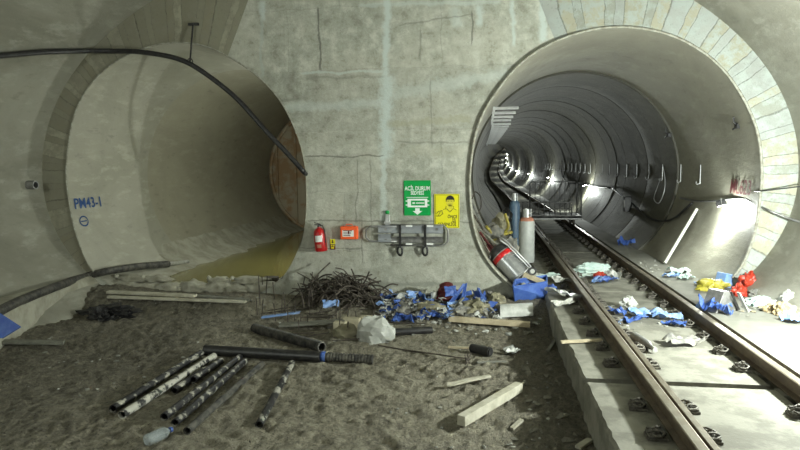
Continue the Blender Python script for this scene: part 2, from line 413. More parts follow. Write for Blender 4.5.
def flat_with_holes(name, mat, y, outer, holes, thick=0):
    bm = bmesh.new(); es = []
    for loop in [outer]+holes:
        vs = [bm.verts.new((x, y, z)) for x, z in loop]
        es += [bm.edges.new((vs[i], vs[(i+1) % len(vs)])) for i in range(len(vs))]
    bmesh.ops.triangle_fill(bm, edges=es, use_beauty=True)
    me = bpy.data.meshes.new(name); bm.to_mesh(me); bm.free(); me.materials.append(MT[mat])
    o = bpy.data.objects.new(name, me); COL.objects.link(o); o['kind'] = 'structure'
    return o
outer = [(CX+(x-CX)*1.03, CZ0+(z-CZ0)*1.03) for x, z in pts]
flat_with_holes('wall_back', 'wall', WY, outer, [outline(XL, ZL, rl), outline(XR, ZR, rr)])

def ring_band(name, mat, xc, zc, rf, a0, a1, w, proud0):
    n = 90; mb = MB(); random.seed(len(name)+5)
    A = [a0+(a1-a0)*i/n for i in range(n+1)]
    def pt(a, r, y): return (xc+r*math.cos(a), y, zc+r*math.sin(a))
    vs = []
    for a in A:
        r0 = rf(a); proud = proud0*min(1, .15+4*min(a-a0, a1-a))
        vs += [pt(a, r0+.01, WY+.01), pt(a, r0+.01, WY-proud), pt(a, r0+w, WY-proud*.8), pt(a, r0+w+.01, WY+.01)]
    fs = [(4*i+k, 4*i+k+1, 4*i+k+5, 4*i+k+4) for i in range(n) for k in range(3)]
    mb.add(vs, fs); return struct(name, mb, mat, smooth=35)
ring_band('trim_1', 'ring_l', XL, ZL, rl, math.radians(66), math.radians(222), 1.5, .035)
ring_band('trim_2', 'ring_r', XR, ZR, rr, math.radians(-42), math.radians(112), 1.4, .045)
# thin pale grout lips round the openings
def lip(name, xc, zc, rf, a0, a1, r, mat):
    mb = MB(); n = 120
    mb.tube([(xc+(rf(a)+.005)*math.cos(a), WY-.05, zc+(rf(a)+.005)*math.sin(a)) for a in [a0+(a1-a0)*i/n for i in range(n+1)]], r, 6)
    return struct(name, mb, mat, smooth=True)
lip('trim_3', XL, ZL, rl, math.radians(20), math.radians(225), .016, 'rimc')
lip('trim_4', XR, ZR, rr, math.radians(-40), math.radians(230), .026, 'rimc')

# ------------------------------------------------------------------ bores
def bore(name, mat, ys, cf, rad, n=96, rfun=None, a_skip=None):
    mb = MB(); vs = []
    for j, y in enumerate(ys):
        x0, z0 = cf(y)
        for k in range(n):
            a = 2*PI*k/n
            r = rad(y) if rfun is None else rfun(a, y)
            vs.append((x0+r*math.cos(a), y, z0+r*math.sin(a)))
    fs = [(j*n+k, j*n+(k+1) % n, (j+1)*n+(k+1) % n, (j+1)*n+k) for j in range(len(ys)-1) for k in range(n)]
    mb.add(vs, fs); return struct(name, mb, mat, smooth=12)
bl = lambda a, y: rl(a) + (RLT-rl(a))*min(1, (y-WY)/2.2)
bore('wall_left_bore', 'lin_l', [WY-.03, WY+.3, WY+1, WY+2.2, 15.6], lambda y: (XL, ZL), None, rfun=bl)
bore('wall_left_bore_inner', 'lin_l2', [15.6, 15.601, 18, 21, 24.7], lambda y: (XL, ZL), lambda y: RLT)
mb = MB(); mb.add([(XL+2.8*math.cos(a), 24.7, ZL+2.8*math.sin(a)) for a in [2*PI*i/64 for i in range(64)]], [tuple(range(64))])
mb.tube([(XL+2.66*math.cos(2*PI*i/64), 24.62, ZL+2.66*math.sin(2*PI*i/64)) for i in range(64)], .07, 6, closed=True)
for k in range(-3, 4): mb.box((XL+k*.8, 24.64, ZL), (.08, .1, 2*math.sqrt(2.7**2-(k*.8)**2)))
struct('wall_bulkhead', mb, 'rustwall')
br_ = lambda a, y: rr(a) + (RRT-rr(a))*min(1, (y-WY)/2.2)
bore('wall_right_bore', 'lin_r', [WY-.04, WY+.3, WY+1, WY+2.2, 15.5, 17.4], lambda y: (XR+off(y), ZR), None, rfun=br_)
ys = [17.4]; rads = {17.4: RRT}
y = 17.401
random.seed(3)
while y < 205:
    st = 1.5 if y < 90 else 3.0
    r = 2.70+rnd(-.012, .012)
    for yy in (y, y+.02, y+st/2, y+st-.02): 
        ys.append(yy); rads[yy] = r-(0 if yy in (y+.02, y+st/2, y+st-.02) else -.008)
    y += st
rads[17.401] = 2.70
ys = sorted(set(ys))
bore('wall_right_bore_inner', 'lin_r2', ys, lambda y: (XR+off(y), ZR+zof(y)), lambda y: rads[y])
mb = MB(); ye = ys[-1]; mb.add([(XR+off(ye)+2.8*math.cos(a), ye, ZR+zof(ye)+2.8*math.sin(a)) for a in [2*PI*i/48 for i in range(48)]], [tuple(range(48))])
struct('wall_far_end', mb, 'lin_r')

# ------------------------------------------------------------------ ground
def grid(name, x0, x1, y0, y1, st, mat, hf):
    nx = int((x1-x0)/st)+1; ny = int((y1-y0)/st)+1; mb = MB()
    vs = [(x0+(x1-x0)*i/nx, y0+(y1-y0)*j/ny, 0) for j in range(ny+1) for i in range(nx+1)]
    vs = [(a, b, hf(a, b)) for a, b, _ in vs]
    mb.add(vs, [(j*(nx+1)+i, j*(nx+1)+i+1, (j+1)*(nx+1)+i+1, (j+1)*(nx+1)+i) for j in range(ny) for i in range(nx)])
    return struct(name, mb, mat, smooth=True)
grid('floor', -8.9, 1.15, 3.2, 12.9, .036, 'mud', ground)
grid('floor_rear', -8.6, 5.5, -14, 3.2, .5, 'mud', lambda x, y: ground(x, y)-(.0 if y > 3 else 0))
# water in the left bore
mb = MB(); mb.add([(XL-2.6, 12.55, .36), (XL+2.6, 12.55, .36), (XL+2.6, 24.65, .36), (XL-2.6, 24.65, .36)], [(0, 1, 2, 3)])
tag(obj('water', mb, 'water'), 'still yellow green water flooding the left bore behind the sandbags', 'water', kind='stuff')
# mud bank along the left lining above the water
mb = MB(); n = 60
vs = []
for i in range(n+1):
    y = 12.6+11.8*i/n
    w = .35*(1+noise.noise(Vector((y*1.2, 0, 0))))
    q = sstep(12.6, 15.5, y)
    vs += [(XL-2.15+.35*(1-q), y, .35+q*(.60+.05*noise.noise(Vector((y*3, 2, 0))))), (XL-1.9+w*.3, y, .34+.28*q), (XL-1.45+w, y, .33)]
mb.add(vs, [(3*i+k, 3*i+k+1, 3*i+k+4, 3*i+k+3) for i in range(n) for k in range(2)])
struct('floor_mud_bank', mb, 'kerb', smooth=True)
# kerb at the foot of the left vault
kp = [P(108, 290, z=.26), P(80, 300, z=.18), P(50, 318, z=.10), P(0, 350, z=.08)]
kp.append(kp[-1]+(kp[-1]-kp[-2])*1.5)
kt = [P(92, 276, y=12.25), P(60, 287, z=.62), P(30, 300, z=.62), P(0, 318, z=.62)]; kt.append(kt[-1]+(kt[-1]-kt[-2])*1.5)
mb = MB(); vs = []
def sub(l, n=8):
    out = []
    for a, b in zip(l, l[1:]):
        for i in range(n): out.append(a.lerp(b, i/n))
    return out+[l[-1]]
for a, b in zip(sub(kp), sub(kt)):
    j = noise.noise(a*3)*.05
    vs += [a+Vector((0, 0, -.3)), a+Vector((j, j, 0)), a.lerp(b, .5)+Vector((0, 0, .02)), b, b+Vector((-.8, 0, .05))]
m_ = len(vs)//5
mb.add(vs, [(5*i+k, 5*i+k+1, 5*i+k+6, 5*i+k+5) for i in range(m_-1) for k in range(4)])
struct('trim_5', mb, 'kerb', smooth=True)

# ------------------------------------------------------------------ track
def tx(y): return TC+off(y)
def sweep(name, prof, xo, y0, y1, st, zb, mat, closed=True, **kw):
    mb = MB(); n = len(prof); ys_ = []; y = y0
    while y < y1: ys_.append(y); y += st
    ys_.append(y1)
    vs = [(tx(y)+xo+a, y, zb+b+zof(y)) for y in ys_ for a, b in prof]
    fs = [(j*n+k, j*n+(k+1) % n, (j+1)*n+(k+1) % n, (j+1)*n+k) for j in range(len(ys_)-1) for k in range(n if closed else n-1)]
    if closed: fs += [tuple(range(n)), tuple((len(ys_)-1)*n+k for k in range(n))]
    mb.add(vs, fs)
    return obj(name, mb, mat, **kw)
random.seed(2)
def slab(y0, y1, name):
    # broken edged concrete track slab; ragged left edge
    mb = MB(); nx = 16; ny = max(2, int((y1-y0)/.12)); vs = []
    for j in range(ny+1):
        y = y0+(y1-y0)*j/ny
        e = .02*noise.noise(Vector((y*6, 1, 1)))+.02*noise.noise(Vector((y*17, 1, 1)))
        xa, xb = tx(y)-1.40+e, tx(y)+.66+e*.4
        vs.append((xa-.0, y, -.15)); vs.append((xa, y, SLAB-.03)); vs.append((xa+.03, y, SLAB+zof(y)))
        for i in range(nx+1): vs.append((xa+.06+(xb-xa-.06)*i/nx, y, SLAB+zof(y)+.003*noise.noise(Vector((i, y*3, 0)))))
        vs.append((xb, y, -.15))
    m = nx+5
    mb.add(vs, [(j*m+i, j*m+i+1, (j+1)*m+i+1, (j+1)*m+i) for j in range(ny) for i in range(m-1)]+[tuple(range(m)), tuple(ny*m+i for i in range(m))])
    o = struct(name, mb, 'slab'); return o
slab(2.0, 7.26, 'floor_track_slab'); slab(7.40, 12.52, 'floor_track_slab'); slab(12.60, 17.9, 'floor_track_slab'); slab(17.98, 24, 'floor_track_slab')
sweep('floor_track_bed', [(-1.55, 0), (1.12, 0), (1.12, -.3), (-1.55, -.3)], 0, 24.05, 200, 2, SLAB, 'slab')['kind'] = 'structure'
sweep('floor_bed_under_slabs', [(-1.2, 0), (2.6, 0), (2.6, -.2), (-1.2, -.2)], 0, 2.0, 24, 1, SLAB-.20, 'rockd')['kind'] = 'structure'
sweep('floor_walkway', [(0, 0), (0, -.4), (2.3, -.4), (2.3, .0)], .93, 2.0, 200, 1.2, WALK, 'slabr')['kind'] = 'structure'
# invert fill at the left of the slab inside the bore
mb = MB(); vs = []; n = 60
for i in range(n+1):
    y = 12.5+60*i/n
    vs += [(tx(y)-2.5, y, .42+zof(y)), (tx(y)-1.9, y, .30), (tx(y)-1.3, y, .25)]
mb.add(vs, [(3*i+k, 3*i+k+1, 3*i+k+4, 3*i+k+3) for i in range(n) for k in range(2)])
struct('floor_invert', mb, 'rockd')

hw = .036
mb = MB()
for k in range(30):
    y = 4.45+.69*k
    if y < 23.8: mb.box((tx(y)+.78, y, SLAB-.125), (.22, .24, .249))
struct('floor_rail_plinths', mb, 'slab')
RP = [(-.07, 0), (.07, 0), (.07, .012), (.012, .03), (.010, .13), (hw, .145), (hw, .178), (hw-.008, .185), (-hw+.008, .185), (-hw, .178), (-hw, .145), (-.010, .13), (-.012, .03), (-.07, .012)]
RPw = [(a*1.45 if b > .13 else a, b) for a, b in RP]
ZB = RAILT-.185
def rail(xo, y1, label, prof=RP, name='rail', zb=ZB):
    r = sweep(name, prof, xo, 2.6, y1, .8, zb, 'rail', smooth=30, loc=(tx(5)+xo, 5, zb))
    r.data.materials.append(MT['railtop'])
    for f in r.data.polygons:
        if f.normal.z > .8 and f.center.z > .15: f.material_index = 1
    tag(r, label, 'rail'); return r
rail(-.775, 195, 'long brown steel running rail, left one of the two track lines', RPw)
rail(-.655, 60, 'thin guard rail close along the inner side of the left running rail', name='guard_rail', zb=ZB-.012)
rail(.775, 195, 'long brown steel running rail beside the pale walkway edge', RPw)

def make_fastener(detail=True):
    root = None
    mb = MB(); mb.box((0, 0, .012), (.17, .15, .024)); mb.box((-.02, 0, .034), (.11, .13, .022))
    root = obj('rail_fastener', mb, 'clip', bevel=.004, loc=(0, 0, 0))
    c = MB()
    for s_ in (-1, 1):
        c.tube([(-.07, .01*s_, .055), (-.03, .02*s_, .075), (.02, .05*s_, .085), (.045, .072*s_, .07), (.02, .085*s_, .05), (-.03, .08*s_, .05), (-.065, .055*s_, .06)], .010, 6)
    obj('spring_clip', c, 'clip', root, True)
    b = MB(); b.lathe([(0, .045), (.028, .045), (.028, .055), (.016, .055), (.016, .10), (.012, .105), (0, .105)], n=6); b.lathe([(.0, .058), (.022, .058), (.022, .08), (0, .08)], Matrix.Translation((0, 0, 0)), 6)
    obj('bolt', b, 'clip', root)
    a = MB(); a.box((.05, 0, .055), (.03, .11, .035)); obj('insulator', a, 'black', root, bevel=.004)
    return root
proto = make_fastener(); used = False
rows = [(-.98, 0, 'iron rail fastener on the outer left side of the left running rail', 'fasteners along the outside of the left rail'),
        (-.50, PI, 'iron rail fastener on the bright slab, inner side of the left rail', 'fasteners along the inside of the left rail'),
        (.565, 0, 'iron rail fastener on the inner side of the rail beside the walkway', 'fasteners along the inside of the walkway rail')]
for xo, rz, lab, grp in rows:
    for k in range(34):
        y = 4.45+.69*k
        if y > 27 or 7.2 < y < 7.45: continue
        o = proto if not used else copy_tree(proto); used = True
        o.location = (tx(y)+xo+rnd(-.01, .01), y+rnd(-.01, .01), SLAB+.0015); o.rotation_euler = (0, 0, rz+rnd(-.12, .12)); o.scale = (1.12, 1.12, 1.12)
        tag(o, lab, 'rail fastener', grp)

# trolley with railings on the rails
ty = 23.6; tX = tx(24.3)
t = thing('track_trolley', 'flat dark steel track trolley with barred railings parked across the rails', 'trolley', (tX, 24.3, RAILT))
mb = MB(); mb.box((tX-.08, 24.3, .95), (2.2, 1.5, .09)); mb.box((tX-.08, 23.58, .93), (2.2, .06, .16)); mb.box((tX-.08, 25.02, .93), (2.2, .06, .16))
obj('deck', mb, 'greysteel', t, bevel=.01)
for yy in (23.85, 24.8):
    for s_ in (-.775, .775):
        mb = MB(); Mx = Matrix.Translation((tX+s_-.04, yy, .77)) @ Matrix.Rotation(PI/2, 4, 'Y')
        mb.lathe([(0, -.03), (.14, -.03), (.14, .03), (.16, .03), (.16, .05), (0, .05)], Mx, 20); obj('wheel', mb, 'steel', t, 30)
x0, x1 = tX-1.15, tX+1.0
mb = MB()
for yy in (25.0,): 
    mb.tube([(x0+.35, yy, 1.0), (x0+.35, yy, 2.15), (x0+.42, yy, 2.22), (x1-.07, yy, 2.22), (x1, yy, 2.15), (x1, yy, 1.0)], .025, 6)
    for k in range(8): mb.tube([(x0+.55+k*.19, yy, 1.0), (x0+.55+k*.19, yy, 2.2)], .012, 5)
obj('back_railing', mb, 'greysteel', t, True)
mb = MB(); mb.tube([(x1, 25.0, 2.2), (x1, 23.62, 2.2), (x1, 23.62, 1.0)], .025, 6)
for k in range(4): mb.tube([(x1, 23.9+k*.27, 1.0), (x1, 23.9+k*.27, 2.2)], .012, 5)
obj('side_railing', mb, 'greysteel', t, True)
mb = MB(); mb.tube([(x0, 23.6, 1.0), (x0, 23.6, 1.5), (x1-.35, 23.6, 1.5), (x1-.35, 23.6, 1.0)], .03, 6); mb.tube([(x0, 23.6, 1.25), (x1-.35, 23.6, 1.25)], .02, 6)
for k in range(9): mb.tube([(x0+.2*k, 23.6, 1.0), (x0+.2*k, 23.6, 1.5)], .012, 5)
obj('front_railing', mb, 'greysteel', t, True)

# ------------------------------------------------------------------ lamps
def lin_r_pt(px, py, inset=.05):      # where a line of sight meets the right bore lining
    for k in range(1500):
        y = 12.3+k*.02; p = P(px, py, y=y); xo, zo = XR+off(y), ZR
        R = (RRT if y < 17.4 else 2.70)-inset; d = math.hypot(p.x-xo, p.z-zo)-R
        if p.x > xo and d > 0: return p
    return p
def lamp(pos, aimv, power, label, size=.10, grp=None):
    pos = Vector(pos); aimv = Vector(aimv).normalized()
    t = thing('work_lamp', label, 'lamp', pos, grp)
    Rm = aim(aimv)
    mb = MB(); mb.box(pos-aimv*.05, (.07, .26, .20), Rm)
    for k in range(5): mb.box(pos-aimv*.10+Rm @ Vector((0, (k-2)*.05, 0)), (.04, .012, .17), Rm)
    obj('housing', mb, 'black', t, bevel=.006)
    mb = MB(); mb.tube([pos+Rm @ Vector((-.05, -.14, 0)), pos+Rm @ Vector((-.16, -.14, .02)), pos+Rm @ Vector((-.16, .14, .02)), pos+Rm @ Vector((-.05, .14, 0))], .008, 5)
    obj('bracket', mb, 'greysteel', t)
    mb = MB(); mb.box(pos-aimv*.012, (.008, .22, .16), Rm); obj('diffuser', mb, 'lamp', t)
    ld = bpy.data.lights.new('lamp_light', 'POINT'); ld.shadow_soft_size = size; ld.energy = power; ld.color = (.93, 1.0, .93)
    lo = bpy.data.objects.new('lamp_light', ld); COL.objects.link(lo); lo.parent = t
    lo.location = aimv*(size+.03)
    return t
LY = [14.1, 30.0, 45.5, 61, 77, 93, 109, 125, 141, 160, 180, 198]
for i, y in enumerate(LY):
    a = -.33; x = XR+off(y)+2.46*math.cos(a); z = ZR+zof(y)+2.46*math.sin(a)
    if i == 0: x, y, z = lin_r_pt(722, 206, .22)
    lamp((x, y, z), (.25, -.08, -.95), 190 if i == 0 else (240 if i < 3 else 280),
         ['black work lamp on the lining just inside the right bore, above the brightest glow', 'work lamp above the glow right behind the track trolley',
          'second work lamp beyond the track trolley, deeper in the bore'][i] if i < 3 else 'distant work lamp glowing far down the curving bore', grp=None if i < 3 else 'far lamps down the bore')
# cavern lamp of the same string, out of frame; then three added fill lamps
lamp((4.65, 7.7, 2.25), (-.62, .42, .18), 1600, 'work lamp on the near cavern wall beside the walkway', .10)
lamp((4.6, 0.0, 3.0), (-.7, .45, .0), 170, 'added unseen fill lamp on the cavern wall nearer than the camera', .2)  # added fill light, no lamp known here
lamp((-8.3, -2.0, 5.0), (.5, .8, -.25), 750, 'added unseen fill lamp high on the cavern wall behind the camera', .3)  # unseen rear lamp added as fill for the cavern
lamp((-4.35, 15.4, 3.2), (-.8, .6, .1), 170, 'added fill lamp inside the flooded left bore, hidden behind the concrete wall', .2)  # made-up source added to brighten the left bore

# ================================================================== objects
random.seed(21)
def gp(px, py, up=0):
    o = Vector((0, 0, CZ)); a = P(px, py, z=1.2)-o; b = P(px, py, z=-.4)-o; n = 60; prev = 0
    for k in range(1, n+1):
        p = o+a.lerp(b, k/n)
        if p.z < ground(p.x, p.y)+up:
            lo, hi = (k-1)/n, k/n
            for _ in range(12):
                m = (lo+hi)/2; p = o+a.lerp(b, m)
                if p.z < ground(p.x, p.y)+up: hi = m
                else: lo = m
            return p
    return p
def mapped(mb, fn):
    mb.v = [fn(v) for v in mb.v]; return mb

# ---- lettering
def text_mb(body, size, align='CENTER', bold=0):
    cu = bpy.data.curves.new('lettering', 'FONT'); cu.body = body; cu.size = size; cu.align_x = align; cu.offset = bold; cu.resolution_u = 3
    ob = bpy.data.objects.new('lettering', cu); me = bpy.data.meshes.new_from_object(ob)
    mb = MB(); mb.add([v.co.copy() for v in me.vertices], [tuple(p.vertices) for p in me.polygons])
    bpy.data.objects.remove(ob); bpy.data.curves.remove(cu); bpy.data.meshes.remove(me)
    return mb
def on_wall(mb, x, z, y, sx=1, rot=0):
    c, s_ = math.cos(rot), math.sin(rot)
    return mapped(mb, lambda v: Vector((x+(v.x*sx*c-v.y*s_), y-v.z, z+(v.x*sx*s_+v.y*c))))

# ---- green emergency stretcher sign
a = P(404, 180.5, y=WY); b = P(431, 215.5, y=WY)
cxs, czs, w_, h_ = (a.x+b.x)/2, (a.z+b.z)/2, b.x-a.x, a.z-b.z
t = thing('safety_sign', 'green sign with white lettering and a stretcher symbol above the wall-hung stretcher', 'sign', (cxs, WY-.01, czs-h_/2))
mb = MB(); mb.box((cxs, WY-.015, czs), (w_, .012, h_)); obj('board', mb, 'green', t)
for body, zz, sz in (('ACİL DURUM', .29, .115), ('SEDYESİ', .17, .10)):
    mb = on_wall(text_mb(body, sz, bold=.0025), cxs, czs+(.155 if zz > .2 else .068), WY-.0225, .72); obj('lettering', mb, 'white', t)
mb = MB(); yy = WY-.0235
def rect(mb, x0, z0, x1, z1, y=yy): mb.add([(x0, y, z0), (x1, y, z0), (x1, y, z1), (x0, y, z1)], [(0, 1, 2, 3)])
k = w_/.54
czs -= .07; rect(mb, cxs-.22*k, czs+.078, cxs+.22*k, czs+.09)
rect(mb, cxs-.20*k, czs-.115, cxs-.13*k, czs+.055); rect(mb, cxs-.13*k, czs+.02, cxs+.20*k, czs+.055); rect(mb, cxs-.13*k, czs-.115, cxs+.20*k, czs-.08)
rect(mb, cxs+.15*k, czs-.08, cxs+.20*k, czs+.02); rect(mb, cxs-.24*k, czs-.08, cxs-.20*k, czs-.06); rect(mb, cxs-.24*k, czs, cxs-.20*k, czs+.02)
rect(mb, cxs+.20*k, czs-.08, cxs+.24*k, czs-.06); rect(mb, cxs+.20*k, czs, cxs+.24*k, czs+.02)
rect(mb, cxs-.10*k, czs-.045, cxs-.05*k, czs-.015); rect(mb, cxs-.03*k, czs-.04, cxs+.14*k, czs-.02)
rect(mb, cxs-.045*k, czs-.19, cxs+.045*k, czs-.135)
mb.add([(cxs-.10*k, yy, czs-.19), (cxs+.10*k, yy, czs-.19), (cxs, yy, czs-.265)], [(0, 1, 2)])
obj('symbol', mb, 'white', t)

# ---- yellow sign
a = P(434.5, 194, y=WY); b = P(459.5, 228, y=WY)
cxs, czs, w_, h_ = (a.x+b.x)/2, (a.z+b.z)/2, b.x-a.x, a.z-b.z
t = thing('safety_sign', 'yellow sign with a black drawn man and Turkish safety slogan', 'sign', (cxs, WY-.01, czs-h_/2))
mb = MB(); mb.box((cxs, WY-.015, czs), (w_, .012, h_)); obj('board', mb, 'yellow', t)
mb = MB(); e = .018
for q in ((-1, 0), (1, 0)): rect(mb, cxs+q[0]*(w_/2-e)-.004, czs-h_/2+e, cxs+q[0]*(w_/2-e)+.004, czs+h_/2-e, WY-.0225)
for q in (-1, 1): rect(mb, cxs-w_/2+e, czs+q*(h_/2-e)-.004, cxs+w_/2-e, czs+q*(h_/2-e)+.004, WY-.0225)
obj('border', mb, 'inkblack', t)
for body, dx, dz in (('ÖNCE', .11, -.14), ('İŞ', .14, -.215), ('GÜVENLİĞİ', .0, -.295)):
    mb = on_wall(text_mb(body, .088, bold=.0015), cxs+dx, czs+dz, WY-.0235, .78); obj('lettering', mb, 'inkblack', t)
def disc(mb, x, z, rx, rz, y, n=18, a0=0, a1=2*PI):
    pts = [(x+rx*math.cos(a0+(a1-a0)*i/n), y, z+rz*math.sin(a0+(a1-a0)*i/n)) for i in range(n+(0 if a1-a0 > 6.2 else 1))]
    mb.add(pts, [tuple(range(len(pts)))])
mb = MB(); disc(mb, cxs+.06, czs+.19, .075, .10, WY-.0225); mb.add([(cxs+.02, WY-.0225, czs+.12), (cxs+.10, WY-.0225, czs+.12), (cxs+.12, WY-.0225, czs+.04), (cxs, WY-.0225, czs+.04)], [(0, 1, 2, 3)])
obj('portrait_face', mb, 'skin', t)
mb = MB(); yk = WY-.0245
disc(mb, cxs+.065, czs+.225, .085, .085, yk, a0=0, a1=PI)           # hair
rect(mb, cxs-.02, czs+.19, cxs-.004, czs+.24, yk); rect(mb, cxs+.134, czs+.19, cxs+.15, czs+.24, yk)
for ex in (.03, .09): rect(mb, cxs+ex-.018, czs+.195, cxs+ex+.018, czs+.205, yk)
rect(mb, cxs+.03, czs+.135, cxs+.09, czs+.143, yk)
mb.tube([(cxs-.015, yk, czs+.10), (cxs-.02, yk, czs+.05), (cxs-.13, yk, czs+.0), (cxs-.17, yk, czs-.09)], .005, 4)
mb.tube([(cxs+.13, yk, czs+.10), (cxs+.13, yk, czs+.05), (cxs+.19, yk, czs+.02)], .005, 4)
mb.tube([(cxs+.0, yk, czs+.045), (cxs+.06, yk, czs-.02), (cxs+.12, yk, czs+.045)], .006, 4)
mb.tube([(cxs-.21, yk, czs-.05), (cxs-.16, yk, czs+.0), (cxs-.10, yk, czs+.01), (cxs-.08, yk, czs-.05), (cxs-.14, yk, czs-.10), (cxs-.21, yk, czs-.10)], .006, 4)
obj('drawing', mb, 'inkblack', t)

# ---- scoop stretcher hung on the wall
def W(px, py, y=WY-.08): return P(px, py, y=y)
t = thing('scoop_stretcher', 'folding grey scoop stretcher with tubular ends hung on the wall below the signs', 'stretcher', tuple(W(407, 246, WY-.02)))
def rr_loop(p0, p1, r, y, open_side):
    a, b = W(*p0, y), W(*p1, y); x0, x1, z1, z0 = a.x, b.x, a.z, b.z
    pts = []
    cs = {'L': [(x1, z1), (x0+r, z1), (x0, z1-r), (x0, z0+r), (x0+r, z0), (x1, z0)], 'R': [(x0, z1), (x1-r, z1), (x1, z1-r), (x1, z0+r), (x1-r, z0), (x0, z0)]}[open_side]
    return [(x, y, z) for x, z in cs]
mb = MB(); mb.tube(rr_loop((366, 226.5), (402, 241.5), .08, WY-.07, 'L'), .020, 8)
obj('head_frame', mb, 'greysteel', t, True)
mb = MB(); mb.tube(rr_loop((390, 225), (448, 245.5), .09, WY-.07, 'R'), .020, 8)
obj('foot_frame', mb, 'greysteel', t, True)
def panel(p, q, th=.03, y=WY-.09):
    a, b = W(*p, y), W(*q, y); mb = MB(); x0, x1, z1, z0 = a.x, b.x, a.z, b.z; h = abs(z1-z0)
    # slightly dished blade
    vs = []; n = 6
    for i in range(n+1):
        u = i/n; dy = .022*math.sin(PI*u)
        for x in (x0, x1): vs += [(x, y+dy, z0+(z1-z0)*u)]
    mb.add(vs, [(2*i, 2*i+1, 2*i+3, 2*i+2) for i in range(n)]); return mb
for p, q, lab in (((378, 225.5), (391, 232.8), None), ((378, 234.2), (391, 242), None), ((391, 225.5), (443, 233.5), None), ((391, 236.5), (443, 243), 'light grey blade')):
    o = obj('blade', panel(p, q), 'blade' if lab is None else 'greysteel', t, solid=.012)
    if lab: o['label'] = lab
for px in (400, 425):
    mb = MB(); a, b = W(px, 224.5, WY-.11), W(px, 247, WY-.11); mb.box(((a.x+b.x)/2, WY-.115, (a.z+b.z)/2), (.05, .006, a.z-b.z))
    c = W(px, 251, WY-.1)
    mb.tube([(c.x+.05*math.cos(u), WY-.1+.02*math.sin(2*u), c.z-.0+.09*math.sin(u)) for u in [2*PI*i/14 for i in range(14)]], .024, 5, closed=True)
    obj('strap', mb, 'black', t)
mb = MB()
for px in (386, 437):
    for py in (229, 240): 
        c = W(px, py, WY-.04); mb.box(c, (.05, .08, .05))
obj('wall_hook', mb, 'greysteel', t)
for px, py in ((409, 226), (430, 226), (409, 244), (430, 244)):
    mb = MB(); mb.box(W(px, py, WY-.10), (.13, .012, .035)); obj('sticker', mb, 'white', t)['label'] = 'white printed sticker'

# clamp above it
c = W(387.5, 219, WY-.04)
t = thing('wall_clamp', 'small galvanised clamp with a green tip just above the stretcher', 'bracket', tuple(c))
mb = MB(); mb.box((c.x, WY-.03, c.z-.03), (.09, .06, .24)); mb.box((c.x, WY-.07, c.z-.07), (.13, .05, .05)); obj('clamp_body', mb, 'galv', t, bevel=.008)
mb = MB(); mb.lathe([(0, .0), (.035, 0), (.045, .04), (.03, .07), (0, .07)], Matrix.Translation((c.x, WY-.04, c.z+.10)), 12); obj('clamp_tip', mb, 'green', t, True)['label'] = 'dark green tip'

# ---- fire extinguisher
c = W(321.5, 251, WY-.14); Rm = Matrix.Translation(c) @ Matrix.Rotation(math.radians(-5), 4, 'Y')
t = thing('fire_extinguisher', 'red fire extinguisher hanging on the concrete wall left of the orange box', 'extinguisher', tuple(c))
r = .125
mb = MB(); mb.lathe([(0, 0), (r*.92, 0), (r, .02), (r, .36), (r*.9, .42), (r*.55, .465), (.035, .48), (.035, .50), (0, .50)], Rm, 24); obj('cylinder_body', mb, 'red', t, 40)
mb = MB(); mb.lathe([(0, .50), (.03, .50), (.03, .53), (0, .53)], Rm, 10); mb.box(Rm @ Vector((-.02, 0, .545)), (.13, .03, .02)); mb.box(Rm @ Vector((-.03, 0, .575)), (.12, .025, .014), Matrix.Rotation(.25, 3, 'Y'))
obj('valve_handle', mb, 'black', t)
mb = MB(); mb.tube([Rm @ Vector(v) for v in ((.03, 0, .53), (.09, -.03, .52), (.125, -.04, .42), (.12, -.04, .2), (.115, -.04, .08))], .013, 7); obj('hose', mb, 'black', t, True)
def arcpatch(r, a0, a1, z0, z1, n=8):
    mb = MB(); vs = []
    for i in range(n+1):
        a_ = a0+(a1-a0)*i/n
        for z in (z0, z1): vs.append(Rm @ Vector((r*math.cos(a_), r*math.sin(a_), z)))
    return mb.add(vs, [(2*i, 2*i+2, 2*i+3, 2*i+1) for i in range(n)])
obj('paper_label', arcpatch(r+.001, -2.2, -1.0, .20, .33), 'white', t); obj('paper_label', arcpatch(r+.001, -2.0, -1.2, .08, .15), 'salmon', t)
mb = MB(); mb.box((c.x, WY-.025, c.z+.3), (.05, .05, .25)); obj('wall_bracket', mb, 'black', t)
# small stickers beside it
a = P(330.2, 239, y=WY); b = P(335.4, 249.5, y=WY); x_, z_ = (a.x+b.x)/2, (a.z+b.z)/2
t = thing('wall_sticker', 'small yellow and dark red sticker on the wall beside the fire extinguisher', 'sticker', (x_, WY-.004, z_))
mb = MB(); mb.box((x_, WY-.006, z_+.055), (.11, .008, .10)); obj('upper_label', mb, 'yellow', t)
mb = MB(); mb.box((x_, WY-.006, z_-.055), (.11, .008, .11)); obj('lower_label', mb, 'darkred', t)
mb = MB(); mb.add([(x_-.03, WY-.012, z_+.05), (x_+.03, WY-.012, z_+.05), (x_, WY-.012, z_+.02)], [(0, 1, 2)]); rect(mb, x_-.01, z_+.05, x_+.01, z_+.09, WY-.012); obj('arrow', mb, 'inkblack', t)
mb = MB(); rect(mb, x_-.04, z_-.045, x_-.006, z_-.01, WY-.012); rect(mb, x_+.006, z_-.045, x_+.04, z_-.01, WY-.012); rect(mb, x_-.04, z_-.09, x_+.03, z_-.06, WY-.012); obj('pictogram', mb, 'yellow', t)

